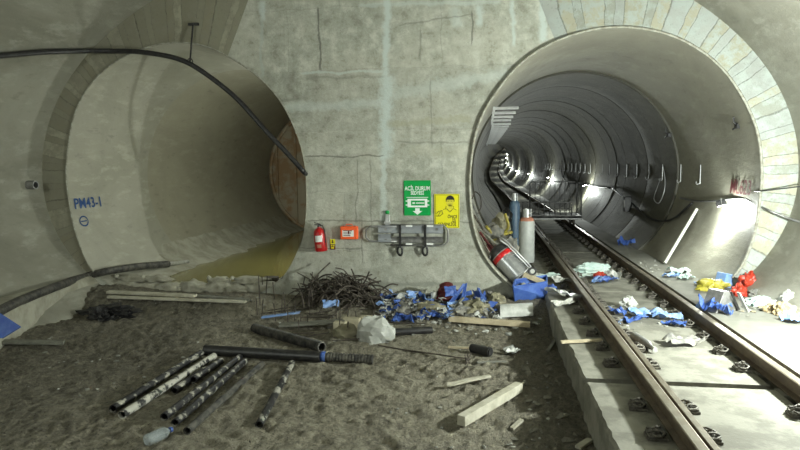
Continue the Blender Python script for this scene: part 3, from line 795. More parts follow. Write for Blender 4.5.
# ---- orange first aid box
a = W(340, 226.5, WY-.12); b = W(357.5, 239.5, WY-.12); x_, z_ = (a.x+b.x)/2, (a.z+b.z)/2; w_, h_ = b.x-a.x, a.z-b.z
t = thing('first_aid_box', 'bright orange plastic case with a white printed label on the wall', 'box', (x_, WY-.02, z_-h_/2))
mb = MB(); mb.box((x_, WY-.035, z_), (w_, .06, h_)); obj('back_shell', mb, 'orange', t, bevel=.02)
mb = MB(); mb.box((x_, WY-.10, z_), (w_, .062, h_)); obj('front_shell', mb, 'orange', t, bevel=.02)
mb = MB(); mb.tube([(x_-.07, WY-.07, z_+h_/2), (x_-.06, WY-.07, z_+h_/2+.04), (x_+.06, WY-.07, z_+h_/2+.04), (x_+.07, WY-.07, z_+h_/2)], .011, 6); obj('handle', mb, 'orange', t, True)
mb = MB(); rect(mb, x_-w_*.36, z_-h_*.28, x_+w_*.30, z_+h_*.22, WY-.133); obj('paper_label', mb, 'white', t)
mb = MB(); 
for i in range(3): rect(mb, x_-w_*.31, z_-h_*.2+i*.045, x_+w_*(.1+.05*i), z_-h_*.2+i*.045+.018, WY-.1345)
rect(mb, x_-w_*.04, z_-.02, x_+w_*.04, z_+.05, WY-.1345); obj('print', mb, 'darkred', t)
for s_ in (-1, 1):
    mb = MB(); mb.box((x_+s_*w_*.32, WY-.07, z_+h_/2), (.035, .05, .025)); obj('latch', mb, 'redorange', t)

# ---- spray paint lettering on the bores
def on_bore(mb, xc, zc, R, y0, ang0, flip):
    # text x runs along the bore, text y up the lining
    def f(v):
        a_ = ang0 + (v.y/R)*(1 if not flip else -1)
        return Vector((xc+(R-.006)*math.cos(a_), y0+(v.x if flip else -v.x), zc+(R-.006)*math.sin(a_)))
    return mapped(mb, f)
def paint(px0, px1, py, body, mat, label, left, size, extra=None):
    xc, zc, R = (XL, ZL, RLT) if left else (XR, ZR, RRT)
    # intersect the ray with the bore
    best = None
    for k in range(400):
        y = 12.3+k*.02; p = P((px0+px1)/2, py, y=y)
        d = abs(math.hypot(p.x-xc, p.z-zc)-R)
        if (p.x-xc)*(-1 if left else 1) > 0 and (best is None or d < best[0]): best = (d, y, p)
    y, p = best[1], best[2]; ang = math.atan2(p.z-zc, p.x-xc)
    mb = text_mb(body, size, bold=.006)
    mb.v = [Vector((v.x, v.y-size*.35, 0)) for v in mb.v]
    def f(v):
        a_ = ang + (v.y/R)*(-1 if left else 1)
        yy = y+(v.x if left else -v.x)
        rad = R + (0 if yy > 14.4 else ((rl if left else rr)(a_ % (2*PI))-R)*(1-(yy-WY)/2.2)) - (.014 if left else .024)
        return Vector((xc+(0 if left else off(yy))+rad*math.cos(a_), yy, zc+rad*math.sin(a_)))
    mapped(mb, f); t = tag(obj('sprayed_lettering', mb, mat), label, 'lettering')
    if extra: e_ = MB(); extra(e_); obj('circle_mark', mapped(e_, f), mat, t)
    return y
def circ(mb): 
    mb.tube([(-.30+.14*math.cos(u), -.42+.11*math.sin(u), 0) for u in [2*PI*i/16 for i in range(16)]], .018, 4, closed=True); mb.tube([(-.40, -.42, 0), (-.20, -.42, 0)], .018, 4)
print('paint y', paint(72, 99, 203, 'PM43-1', 'spraybl', 'blue sprayed mark PM43-1 on the lining of the left bore', True, .34, circ),
      paint(735, 757, 187, 'ML623', 'sprayrd', 'dark red sprayed mark ML623 on the lining of the right bore', False, .42))

# ---- cable brackets on the left side of the right bore
random.seed(4)
labs = ('galvanised cable bracket bolted high on the left lining of the right bore', 'cable brackets in a row down the right bore')
proto = None
for k in range(20):
    y = 13.55+1.28*k; a_ = math.radians(146)
    if proto is None:
        root = thing('cable_bracket', labs[0], 'bracket', (0, 0, 0), labs[1])
        mb = MB(); mb.box((.30, 0, 0), (.50, .045, .03)); mb.box((.30, .022, .02), (.50, .006, .05)); obj('arm', mb, 'galv', root)
        mb = MB(); mb.box((.03, 0, -.03), (.05, .05, .16)); obj('channel', mb, 'galv', root)
        o = proto = root
    else: o = copy_tree(proto)
    R = (RRT if y < 17.4 else 2.70)-.03
    o.location = (XR+off(y)+R*math.cos(a_)+.05, y, ZR+R*math.sin(a_)-.05)
    tag(o, labs[0], 'bracket', labs[1])

# ---- cable hooks along the right lining
proto = None
lab = ('thin steel cable hook on the dark right-hand lining of the right bore', 'cable hooks in a row along the lining')
for k in range(24):
    y = 15.75+1.5*k; a_ = math.radians(-.5); R = (RRT if y < 17.4 else 2.70)
    if proto is None:
        mb = MB(); mb.box((-.005, 0, .0), (.012, .02, .46)); mb.tube([(-.01, 0, -.22), (-.07, 0, -.24), (-.09, 0, -.22), (-.09, 0, -.17)], .009, 5)
        o = proto = obj('cable_hook', mb, 'galv', loc=(0, 0, 0))
    else: o = proto.copy(); COL.objects.link(o)
    o.location = (XR+off(y)+R*math.cos(a_)-.01, y, ZR+R*math.sin(a_)+.02)
    tag(o, lab[0], 'hook', lab[1])

# ---- cables
def catm(pts, n=8):
    pts = [Vector(p) for p in pts]; out = []
    q = [2*pts[0]-pts[1]]+pts+[2*pts[-1]-pts[-2]]
    for i in range(1, len(q)-2):
        for k in range(n):
            u = k/n; a, b, c, d = q[i-1:i+3]
            out.append(.5*((2*b)+(c-a)*u+(2*a-5*b+4*c-d)*u*u+(3*b-a-3*c+d)*u**3))
    return out+[pts[-1]]
def cable(name, pts, r, mat, label, cat, n=8):
    mb = MB(); mb.tube(catm(pts), r, n); return tag(obj(name, mb, mat, smooth=True), label, cat)
def vault_hit(px, py, inset=.08):
    for k in range(600):
        p = P(px, py, y=7+k*.01); e = 2/.97
        if (abs((p.x-CX)/(CA-inset))**e+abs((p.z-CZ0)/((4.72 if p.z > CZ0 else 4.1)-inset))**e) > 1 or p.y > WY-inset-.03: return p
cable('power_cable', [vault_hit(-14, 57), vault_hit(15, 54.5), vault_hit(45, 52), vault_hit(80, 51), vault_hit(110, 51, .12), P(140, 52, y=12.08), P(175, 58, y=12.05), P(200, 70, y=12.08), P(235, 97, y=12.1), P(265, 130, y=12.12), P(285, 151, y=12.15), P(304, 172, y=12.22)], .052, 'black', 'thick black cable slung across the top of the left bore opening', 'cable')
cable('power_cable', [P(304, 172.5, y=12.2), P(309, 177, y=12.5), P(314, 186, y=13.2), P(318, 200, y=14.5)], .045, 'black', 'end of black cable running on into the left bore behind the wall edge', 'cable')
c0, c1 = P(193, 24, y=12.2), P(190, 62, y=12.06)
t = thing('hanging_rod', 'thin black rod holding the cable above the left bore', 'rod', tuple(c0))
mb = MB(); mb.tube([c0, c1], .018, 6); obj('rod', mb, 'black', t)
mb = MB(); mb.box(c0+Vector((0, .02, 0)), (.22, .05, .05)); obj('anchor_plate', mb, 'black', t)
mb = MB(); mb.tube([c1+Vector((.06*math.cos(u), 0, .07*math.sin(u))) for u in [2*PI*i/12 for i in range(12)]], .012, 5, closed=True); obj('loop', mb, 'black', t)
def lin_l_pt(px, py, inset=.05):
    for k in range(1500):
        y = 12.3+k*.01; p = P(px, py, y=y)
        if p.x < XL+.5 and math.hypot(p.x-XL, p.z-ZL) > RLT-inset: return p
    return p
hp = [P(-14, 318, z=.70), P(20, 301, z=.68), P(55, 287, z=.68), P(84, 277, y=12.15)]+[lin_l_pt(x, y, .10) for x, y in ((104, 272), (118, 269.5), (135, 267), (150, 265.5), (168, 264))]
cable('drain_hose', hp, .085, 'blackdust', 'fat dusty black hose lying along the kerb foot of the left wall', 'hose', 10)
cable('drain_hose', [lin_l_pt(168, 264, .1), lin_l_pt(178, 263, .12), lin_l_pt(188, 261.5, .12)], .05, 'offw', 'pale cement-crusted hose end reaching over the water', 'hose')
cable('lighting_cable', [lin_r_pt(x, y, .05) for x, y in ((680, 198), (695, 201), (713, 201), (730, 199), (745, 199), (753, 203))]+[P(768, 210, y=12.1), P(785, 217, y=12.0), P(803, 223, y=11.8)], .022, 'greysteel', 'grey cable sagging from the near lamp to the cavern wall, lower one', 'cable')
cable('lighting_cable', [lin_r_pt(752, 191, .05), P(762, 191, y=12.15), P(780, 189, y=12.05), P(803, 186, y=11.9)], .012, 'black', 'thin black cable crossing the pale blocks at the right edge, upper one', 'cable')
cable('loose_hose', [lin_r_pt(x, y, .06) for x, y in ((692, 203), (685, 209), (676, 217), (665, 221), (652, 219), (642, 213), (628, 200), (612, 188))], .03, 'black', 'slack dark hose drooping along the right bore lining', 'hose')
cable('wire_loop', [lin_r_pt(x, y, .07) for x, y in ((663, 166), (665, 180), (664, 192), (659, 203), (654, 199), (657, 188), (661, 178))], .014, 'galv', 'pale loop of wire dangling from a cable hook', 'wire')
cable('lighting_cable', [lin_r_pt(x, y, .06) for x, y in ((610, 188), (598, 187), (582, 184), (567, 182), (562, 174), (562, 160))], .025, 'black', 'black cable feeding the lamp behind the trolley', 'cable')
p = lin_r_pt(627, 204, .16)
t = thing('junction_box', 'dark box with a pale face fixed on the lining right of the trolley', 'junction box', tuple(p))
mb = MB(); mb.box(p, (.22, .30, .50)); obj('housing', mb, 'black', t, bevel=.02); mb = MB(); mb.box(p+Vector((-.12, -.1, .02)), (.03, .16, .26)); obj('cover', mb, 'greysteel', t, bevel=.01)
for px, py, lab in ((738, 126, 'small black bracket high on the right side of the near lining'), (669, 135, 'small black fitting where the dark lining begins')):
    p = lin_r_pt(px, py, .05); t = thing('wall_fitting', lab, 'fitting', tuple(p))
    mb = MB(); mb.box(p, (.10, .14, .10)); obj('plate', mb, 'black', t, bevel=.01)
    mb = MB(); mb.tube([p, p+Vector((-.09, -.02, .08)), p+Vector((-.09, -.02, .17))], .018, 6); mb.tube([p, p+Vector((-.10, 0, -.07))], .02, 6); obj('peg', mb, 'black', t)
# pale tube leaning on the lining
a, b = P(665, 263, z=WALK+.04), lin_r_pt(697, 209, .05)
mb = MB(); mb.tube([a, b], .035, 8); tag(obj('plastic_tube', mb, 'tubewhite', smooth=30), 'long thin white tube leaning against the right bore lining', 'tube')
# sleeve stub in the left vault
p = P(30, 185, y=10.6)
for k in range(300):
    q = P(30, 185, y=9.5+k*.01)
    if abs((q.x-CX)/CA)**2+((q.z-CZ0)/4.72)**2 > .985: p = q; break
t = thing('pipe_sleeve', 'short dark pipe sleeve stub sticking out of the left vault wall', 'pipe', tuple(p))
Mx = Matrix.Translation(p+Vector((-.12, 0, 0))) @ Matrix.Rotation(PI/2, 4, 'Y')
mb = MB(); mb.lathe([(.055, 0), (.09, 0), (.09, .26), (.07, .26), (.07, .02)], Mx, 18); obj('sleeve', mb, 'greysteel', t, 30)
mb = MB(); mb.lathe([(0, .18), (.07, .18), (.07, .16), (0, .16)], Mx, 18); obj('plug', mb, 'black', t)

# ---- gas cylinders
def gas(base, r, h, mat, cap, label, neck=.16):
    t = thing('gas_cylinder', label, 'gas cylinder', base); T = Matrix.Translation(base)
    mb = MB(); mb.lathe([(0, 0), (r*.95, 0), (r, .03), (r, h-.16), (r*.93, h-.10)], T, 28); obj('cylinder_body', mb, mat, t, 40)
    mb = MB(); mb.lathe([(r*.93+.002, h-.11), (r*.85, h-.05), (r*.6, h-.01), (.05, h+.01), (.05, h+.04), (0, h+.04)], T, 28); obj('shoulder', mb, cap, t, 40)
    mb = MB(); mb.lathe([(0, h+.03), (.03, h+.03), (.03, h+.12), (.045, h+.13), (.045, h+.15), (0, h+.15)], T, 10); mb.box(Vector(base)+Vector((.05, 0, h+.09)), (.08, .03, .03)); obj('valve', mb, 'galv', t, 30)
    for a0 in (.3, PI+.3):
        mb = MB(); vs = []
        for i in range(9):
            u = a0+1.6*i/8
            for z in (h-.03, h+.20): vs.append(T @ Vector((r*.55*math.cos(u), r*.55*math.sin(u), z)))
        mb.add(vs, [(2*i, 2*i+2, 2*i+3, 2*i+1) for i in range(8)]); obj('guard_collar', mb, 'galv', t, solid=.01)
b_ = P(526.5, 262, z=SLAB); gas((b_.x, b_.y, SLAB+.002), .20, 1.17, 'cylwhite', 'salmon', 'stout white gas cylinder with a salmon shoulder standing beside the rail')
b_ = P(515.5, 259, z=.36); gas((b_.x-.02, b_.y+.45, .32), .15, 1.62, 'cylblue', 'cylblue', 'slim blue grey gas cylinder standing behind the white one')

# ---- tipped drum machine
t0 = Vector(P(499, 253, y=12.75)); t1 = Vector(P(521, 277, y=12.55)); ax = (t1-t0).normalized()
t = thing('industrial_vacuum', 'tipped silver drum machine with a red band, handle frame and small wheels', 'machine', tuple(t1))
Mx = (ax.to_track_quat('Z', 'Y').to_matrix().to_4x4()); Mx.translation = t0
L = (t1-t0).length; R = .215
mb = MB(); mb.lathe([(0, .02), (R*.97, .02), (R, .04), (R, .2), (R+.012, .21), (R+.012, .23), (R, .24), (R, L-.03), (R*.9, L), (0, L)], Mx, 32); obj('drum', mb, 'alu', t, 35)
mb = MB(); mb.lathe([(R+.003, .06), (R+.01, .07), (R+.01, .15), (R+.003, .16)], Mx, 32); obj('band', mb, 'red', t, 35)
mb = MB(); mb.lathe([(R*1.02, .04), (R*1.02, -.03), (R*.85, -.10), (R*.5, -.14), (0, -.15)], Mx, 28); obj('motor_head', mb, 'black', t, 35)
side = ax.cross(FWD).normalized(); sgn = 1 if side.dot(UP2) > 0 else -1; side *= sgn; fr = ax.cross(side)
base = t1
mb = MB()
hs = [t1+side*R*1.25+fr*.2, t0+side*R*1.2+fr*.2-ax*.05, t0+side*R*1.0+fr*.17-ax*.22, t0+side*R*1.0-fr*.17-ax*.22, t0+side*R*1.2-fr*.2-ax*.05, t1+side*R*1.25-fr*.2]
mb.tube(hs, .016, 8); mb.tube([t1+side*R*1.25+fr*.2, t1-side*R*.9+fr*.2], .014, 6); mb.tube([t1+side*R*1.25-fr*.2, t1-side*R*.9-fr*.2], .014, 6)
obj('handle_frame', mb, 'galv', t, True)
for sd in (1.05, -.75):
    mb = MB(); c_ = t1+side*R*sd-FWD*.2+ax*.02
    Mw = (FWD.to_track_quat('Z', 'Y').to_matrix().to_4x4()); Mw.translation = c_
    mb.lathe([(.02, -.025), (.07, -.03), (.085, -.015), (.085, .015), (.07, .03), (.02, .025)], Mw, 18); w = obj('wheel', mb, 'black', t, 30)
    mb = MB(); mb.lathe([(0, -.032), (.045, -.03), (.045, .03), (0, .032)], Mw, 14); obj('hub', mb, 'whitep', w, loc=tuple(t1))
mb = MB(); mb.tube([t1+side*R*1.05-FWD*.2+ax*.02, t1-side*R*.75-FWD*.2+ax*.02], .014, 6); obj('axle', mb, 'greysteel', t)
mb = MB(); mb.tube(catm([t0-side*.1-FWD*.1-ax*.12, t0-side*.33-FWD*.15, t0-side*.36+ax*.3-FWD*.1, t1-side*.36-FWD*.05, t1-side*.30+ax*.12]), .028, 8); obj('suction_hose', mb, 'black', t, True)

# ---- soft and crumpled shapes
def blob(c, size, seed, rough=.35, freq=1.6, sub=3, flat=True, rot=0):
    bm = bmesh.new(); bmesh.ops.create_icosphere(bm, subdivisions=sub, radius=1)
    mb = MB(); cr_, sr_ = math.cos(rot), math.sin(rot)
    for v in bm.verts:
        n = noise.fractal(v.co*freq+Vector((seed*3.7, seed, 0)), .8, 2, 3)
        q = v.co*(1+rough*.75*n+.05*noise.noise(v.co*5+Vector((seed, 0, 0))))
        if flat and q.z < -.45: q.z = -.45+(q.z+.45)*.1
        x, y, z = q.x*size[0]/2, q.y*size[1]/2, (q.z+.47)*size[2]/1.45
        mb.v.append(Vector((c[0]+x*cr_-y*sr_, c[1]+x*sr_+y*cr_, c[2]+z)))
    mb.f = [[v.index for v in f.verts] for f in bm.faces]; bm.free(); return mb
def item(name, mb, mat, label, cat, group=None, **kw):
    vs = mb.v; c = Vector((sum(v.x for v in vs)/len(vs), sum(v.y for v in vs)/len(vs), min(v.z for v in vs)))
    return tag(obj(name, mb, mat, loc=tuple(c), **kw), label, cat, group)
def sheet(c, w, d, rz, crump, seed, tilt=(0, 0), n=9):
    mb = MB(); Rm = Matrix.Rotation(rz, 3, 'Z') @ Matrix.Rotation(tilt[0], 3, 'X') @ Matrix.Rotation(tilt[1], 3, 'Y')
    vs = []
    for j in range(n):
        for i in range(n):
            u, v = i/(n-1)-.5, j/(n-1)-.5
            h = .62*crump*noise.fractal(Vector((u*2.2+seed, v*2.2, seed*.7)), .9, 2, 3)
            e = 1+.18*noise.noise(Vector((math.atan2(v, u)*1.5, seed, 1)))
            vs.append(Vector(c)+Rm @ Vector((u*w*e, v*d*e, h)))
    mz = min(v.z for v in vs)-c[2]
    vs = [v-Vector((0, 0, min(mz, 0))) for v in vs]
    return mb.add(vs, [(j*n+i, j*n+i+1, (j+1)*n+i+1, (j+1)*n+i) for j in range(n-1) for i in range(n-1)])
def plank2(a, b, w, th, lift=True):
    a, b = Vector(a), Vector(b); mb = MB(); d = b-a; Rm = aim(d)
    mb.box((a+b)/2+Rm @ Vector((0, 0, th/2 if lift else 0)), (d.length, w, th), Rm); return mb
def rockmb(c, s_, seed):
    bm = bmesh.new(); bmesh.ops.create_icosphere(bm, subdivisions=1, radius=1); mb = MB()
    ex = Vector((rnd(.7, 1.3), rnd(.6, 1.2), rnd(.45, .8)))
    for v in bm.verts:
        n = noise.noise(v.co*1.7+Vector((seed*1.3, seed, 0)))
        q = v.co*(1+.7*n); mb.v.append(Vector(c)+Vector((q.x*ex.x, q.y*ex.y, q.z*ex.z+.3))*s_)
    mb.f = [[v.index for v in f.verts] for f in bm.faces]; bm.free(); return mb

# sandbags across the left opening
random.seed(9)
bags = [(122, 283, 30, 'sandbag slumped at the left end of the bag dam, on the kerb'), (146, 284, 30, 'second sandbag from the left end of the dam'), (171, 285, 30, 'third sandbag from the left end of the dam'),
        (194, 285, 26, 'middle sandbag of the dam holding back the water'), (217, 286, 28, 'sandbag right of the middle of the dam'), (239, 287, 26, 'second sandbag from the right end of the dam'), (263, 287, 34, 'large pale sandbag at the right end of the dam'),
        (134, 276, 30, 'sandbag on top of the left end of the dam'), (158, 279, 26, 'flat sandbag topping the dam beside the hose end'), (220, 278, 18, 'small lump of a sandbag perched on the dam'), (250, 279, 30, 'upper sandbag near the right end of the dam')]
for i, (px, py, wpx, lab) in enumerate(bags):
    top = i >= 7; yb = 12.50 if not top else 12.62
    p = P(px, py, y=yb); s_ = wpx/pxm(p)*1.12
    z0 = .26 if not top else .45
    t = thing('sandbag', lab, 'sandbag', (p.x, yb, z0), 'sandbags of the dam')
    mb = blob((p.x, yb, z0), (s_*1.1, .36, (.22 if not top else .13)*rnd(.85, 1.1)), i+2, .6, 2.1, 3, True, rnd(-.15, .15))
    for v in mb.v: v.z += .014*noise.noise(v*16)+.01*math.sin(v.x*30+v.y*25)
    obj('sack', mb, 'sack', t, True)
    mb = blob((p.x-s_*.52, yb-.05, z0+.07), (.11, .09, .09), i+9, .4, 2, 2); obj('tied_end', mb, 'sack', t, True)
p = P(273, 273, y=13.0); item('steel_box', MB().box((p.x-.05, 13.0, .42), (.32, .22, .2), Matrix.Rotation(.2, 3, 'Z')), 'steel', 'small rusty box standing in the green water by the wall edge', 'box', bevel=.01)

# boards in front of the dam
a, b = gp(108, 293, .03), gp(249, 302, .03)
item('timber_board', plank2(gp(108, 293, .04), gp(196, 297, .06), .14, .05), 'woodpale', 'upper pale board lying just in front of the sandbags', 'board', bevel=.006)
item('timber_board', plank2(gp(108, 298, .02), gp(246, 303, .03), .10, .05), 'woodpale', 'long thin pale board below the other one near the sandbags', 'board', bevel=.006)
item('timber_board', plank2(gp(190, 296, .05), gp(250, 301, .05), .10, .04), 'woodgrey', 'short grey board overlapping the end of the long pale one', 'board', bevel=.006)
item('timber_board', plank2(gp(-12, 343, .07), gp(64, 344, .07), .15, .05), 'woodgrey', 'flat grey dirty board on the dirt below the blue panel', 'board', bevel=.006)
# blue panel at left edge
mb = MB(); A = P(-14, 304, z=.98); B = P(21, 327, z=.66); C_ = P(3, 338, z=.52); D = P(-24, 337, z=.60)
mb.add([A, B, C_, D], [(0, 1, 2, 3)]); item('plastic_sheet', mb, 'bluep', 'blue plastic panel propped at the left edge of the picture', 'panel', solid=.03)
# black crumpled plastic
for i, (px, py, w, d) in enumerate(((112, 315, .95, .5), (100, 320, .4, .3))):
    c = gp(px, py); item('plastic_film', blob((c.x, c.y, c.z-.03), (w, d, .22), 31+i, .9, 2.6, 4), 'black', ['large crumpled heap of black plastic on the dirt near the kerb', 'small scrap of black plastic left of the crumpled heap'][i], 'plastic film', smooth=30)

# ---- loose black pipes on the dirt
def pipe(pa, pb, dpx, mat, label, grp=None, corr=False, name='plastic_pipe', up=0.):
    a = gp(*pa); r = dpx/2/pxm(a); a = gp(pa[0], pa[1], r*.9+up); b = gp(pb[0], pb[1], r*.9+up)
    d = (b-a).normalized(); t = thing(name, label, 'pipe', tuple(a), grp)
    mb = MB(); Mx = d.to_track_quat('Z', 'Y').to_matrix().to_4x4(); Mx.translation = a; L = (b-a).length
    if corr:
        prof = []; k = int(L/.045)
        for i in range(k): z = L*i/k; prof += [(r*.88, z), (r*.88, z+L/k*.35), (r*1.03, z+L/k*.45), (r*1.03, z+L/k*.9)]
        prof = [(r*.78, .02)]+prof+[(r*.88, L), (r*.78, L), (r*.78, L-.2)]
    else: prof = [(r*.80, .35), (r*.80, 0), (r, 0), (r, L*.3), (r, L*.7), (r, L), (r*.80, L), (r*.80, L-.35)]
    mb.lathe(prof, Mx, 20); obj('tube', mb, mat, t, 40)
    for zz in (.36, L-.36): obj('inner_stop', MB().lathe([(0, zz), (r*.8, zz)], Mx, 16), 'black', t)
    return t, r
G1 = 'loose black pipes on the dirt'
pipe((113, 409), (201, 353), 8.5, 'blackdirt', 'leftmost of the loose black pipes, its open end nearest the left', G1)
pipe((122, 415), (214, 356), 8.5, 'blackdirt2', 'black pipe thickly caked with pale mud, second from the left', G1)
pipe((174, 391), (205, 370), 8, 'blackdirt', 'short black pipe stub lying beyond the mud-caked pipe', G1)
pipe((193, 380), (221, 361), 7.5, 'blackdirt', 'shorter black pipe with a pale mud spot, centre of the bundle', G1)
pipe((164, 417), (240, 357), 8, 'blackdirt', 'muddy black pipe lying just left of the bottle-cap end', G1)
pipe((175, 423), (245, 361), 8, 'blackdirt', 'black pipe whose end touches the blue bottle cap', G1)
pipe((187, 431), (262, 364), 8, 'blackdust', 'dusty black pipe with bluish sheen, rightmost of the main bundle', G1)
pipe((259, 425), (292, 363), 8, 'blackdirt', 'single black pipe lying apart, right of the bundle', G1)
pipe((205, 350), (321, 357), 10, 'black', 'long smooth black pipe lying crosswise beyond the bundle', None)
t, r = pipe((323, 356.5), (373, 359.5), 9, 'blackdust', 'ribbed black corrugated pipe with a blue collar, end of the crosswise run', None, True, 'corrugated_pipe')
a = gp(323, 356.5, r*.9); b = gp(373, 359.5, r*.9); d = (b-a).normalized(); Mx = d.to_track_quat('Z', 'Y').to_matrix().to_4x4(); Mx.translation = a
mb = MB(); mb.lathe([(r*1.08, -.03), (r*1.12, -.02), (r*1.12, .03), (r*1.08, .04)], Mx, 20); obj('collar', mb, 'bluep', t, 30)['label'] = 'blue collar'
pipe((254, 328), (322, 347), 9, 'blackdust', 'dark muddy corrugated sleeve lying among the rebar stubs', None, True, 'corrugated_pipe')
pipe((376, 333), (432, 330), 7, 'black', 'blackened pipe lying in front of the blue and white scraps', None, False)
pipe((472, 348), (490, 352), 9, 'black', 'short black pipe offcut alone on the open dirt', None, False)
a, b = gp(448, 348, .02), gp(471, 349, .02); item('wood_stick', plank2(a, b, .03, .03), 'wood', 'thin stick lying left of the black pipe offcut', 'stick')

# ---- bottle
a = gp(146, 441, .06); b = gp(172, 429, .06); d = (b-a).normalized(); L = (b-a).length
t = thing('water_bottle', 'empty clear plastic bottle with a blue cap at the pipe ends', 'bottle', tuple(a))
Mx = d.to_track_quat('Z', 'Y').to_matrix().to_4x4(); Mx.translation = a; R = .068
prof = [(0, .01), (R*.6, 0), (R*.95, .01)]
for i in range(6): z = .03+i*L*.095; prof += [(R, z), (R*.94, z+L*.05)]
prof += [(R, L*.62), (R*.9, L*.72), (R*.4, L*.86), (.02, L*.89), (.02, L*.92)]
mb = MB(); mb.lathe(prof, Mx, 24); obj('bottle_body', mb, 'clear', t, True)
mb = MB(); mb.lathe([(0, L*.99), (.03, L*.99), (.03, L*.91), (.022, L*.91)], Mx, 16); obj('cap', mb, 'bluep', t)

# ---- timbers on the dirt
a, b = gp(461, 426, .0), gp(519, 391, .0); item('timber_beam', plank2(a, b, .11, .12), 'woodpale', 'short pale square timber lying on the open dirt, nearest one', 'beam', bevel=.006)
a, b = gp(449, 321, .04), gp(530, 327, .04); item('timber_beam', plank2(a, b, .12, .09), 'wood', 'long yellowish timber in front of the blue scrap heap', 'beam', bevel=.006)
a, b = gp(446, 388, .0), gp(490, 379, .01)
mb = MB(); Rm = aim(b-a); L = (b-a).length
mb.prism([(0, -.03), (.1, -.055), (L*.5, -.03), (L, -.03), (L, .025), (L*.6, .05), (L*.2, .02), (.05, .05)], a+Vector((0, 0, .03)), Rm.col[0], Rm.col[1], (0, 0, .025))
item('wood_splinter', mb, 'woodpale', 'thin split piece of pale wood with ragged edges on the dirt', 'wood')
a, b = P(561, 343, z=SLAB+.02), P(602, 341, z=SLAB+.02); item('timber_lath', plank2(a, b, .06, .03), 'wood', 'light wooden lath sticking out over the edge of the track slab', 'board')
a, b = gp(548, 352, .01), gp(560, 334, .03); item('timber_lath', plank2(a, b, .05, .03), 'woodgrey', 'dark lath leaning in the shadow beside the slab', 'board')
a, b = gp(578, 449, .01), gp(590, 441, .01); item('timber_lath', plank2(a, b, .07, .03), 'woodpale', 'small wood offcut beside the slab at the bottom of the picture', 'board')
a, b = gp(512, 430, .0), gp(522, 421, .0); item('timber_lath', plank2(a, b, .05, .03), 'woodpale', 'small wood chip right of the nearest square timber', 'board')
c = gp(504, 352); item('paper_cup', MB().lathe([(.03, 0), (.045, .16), (.04, .16), (.026, .01)], Matrix.Translation((c.x, c.y, c.z+.04)) @ Matrix.Rotation(1.3, 4, 'Y'), 14), 'whitep', 'crushed white cup right of the black pipe offcut', 'cup')
c = gp(512, 354); item('paper_scrap', sheet((c.x, c.y, c.z+.01), .24, .15, .5, .12, 4), 'whitep', 'torn white paper scrap beside the crushed cup', 'scrap', solid=.004)
mb = MB(); mb.tube(catm([gp(378, 345, .02), gp(405, 350, .03), (gp(435, 354, .05)), gp(462, 358, .03), gp(470, 359, .02)]), .012, 6); item('bent_wire', mb, 'steel', 'long thin rusty wire running across the dirt from the white bag', 'wire')
mb = MB(); 
for q in range(4): mb.tube([gp(468+rnd(-4, 4), 362+rnd(-3, 3), .0), gp(468+rnd(-4, 4), 356+rnd(-3, 3), .1)], .010, 5)
item('wire_knot', mb, 'steel', 'small knot of twisted wire at the end of the long wire', 'wire')
a, b = gp(477, 363, .01), gp(506, 362, .01); item('wood_stick', plank2(a, b, .04, .02), 'woodgrey', 'thin dark stick right of the wire knot', 'stick')

# ---- rebar tangle against the wall
random.seed(33)
lab = 'thin rusty steel rod tangled in the scrap heap against the wall'
for i in range(140):
    px = random.gauss(345, 18); px = max(300, min(386, px)); py = rnd(292, 309)
    c = gp(px, py); h = max(.06, .66-.0095*abs(px-347)*1.2)*rnd(.15, 1.0); an = rnd(0, PI); L = rnd(.35, .95)
    cen = Vector((c.x, min(c.y, 12.0), c.z+h*.55)); dz = rnd(-.6, .6)
    d = Vector((math.cos(an), math.sin(an)*.35, dz)).normalized()*L/2; bend = Vector((rnd(-.08, .08), rnd(-.05, .05), rnd(-.02, .16)))
    if cen.z-abs(d.z) < c.z: cen.z = c.z+abs(d.z)+.02
    pts = catm([cen-d, cen-d*.3+bend, cen+d*.3+bend*.8, cen+d], 3)
    mb = MB(); mb.tube([Vector((p.x, min(p.y, WY-.03), p.z)) for p in pts], rnd(.010, .017), 5)
    item('rebar_rod', mb, 'steel', lab, 'steel rod', 'steel rods tangled against the wall')
lab = 'upright rusty rebar stub sticking out of the ground left of the rod tangle'
for i in range(34):
    px = rnd(250, 384); py = rnd(298, 343) if i > 8 else rnd(292, 302)
    c = gp(px, py); h = rnd(.18, .42) if i > 8 else rnd(.3, .6); l = Vector((rnd(-.05, .05), rnd(-.05, .05), h))
    mb = MB(); mb.tube([c-Vector((0, 0, .05)), c+l*.5, c+l], .011, 5); item('rebar_stub', mb, 'steel', lab if px < 322 else 'upright rusty rebar stub near the white bag and pale blocks', 'steel rod', 'rebar stubs in the ground')
lab = 'rusty steel bar lying flat among the rebar stubs'
for i in range(26):
    px, py = rnd(258, 380), rnd(305, 342); a = gp(px, py, .015); an = rnd(-.3, .3)+(0 if i % 3 else 1.2); L = rnd(.4, 1.3)
    b = a+Vector((math.cos(an)*L, math.sin(an)*L*.6, 0)); b.y = min(b.y, 12.1); b.z = ground(b.x, b.y)+rnd(.03, .15); m = (a+b)/2; m.z = max(ground(m.x, m.y)+.03, m.z)
    mb = MB(); mb.tube([a, m, b], .011, 5); item('rebar_bar', mb, 'steel', lab, 'steel rod', 'steel bars lying flat')
for i, (px, py, w) in enumerate(((352, 326, 17), (368, 324, 14), (340, 330, 12))):
    c = gp(px, py); s_ = w/pxm(c); item('stone_block', MB().box((c.x, c.y, c.z+.07), (s_, .16, .17), Matrix.Rotation(rnd(-.2, .2), 3, 'Z')), 'blockstone', ['pale block behind the white bag, left of its twin', 'pale block right behind the top of the white bag', 'small pale block half hidden by rebar stubs'][i], 'block', bevel=.012)
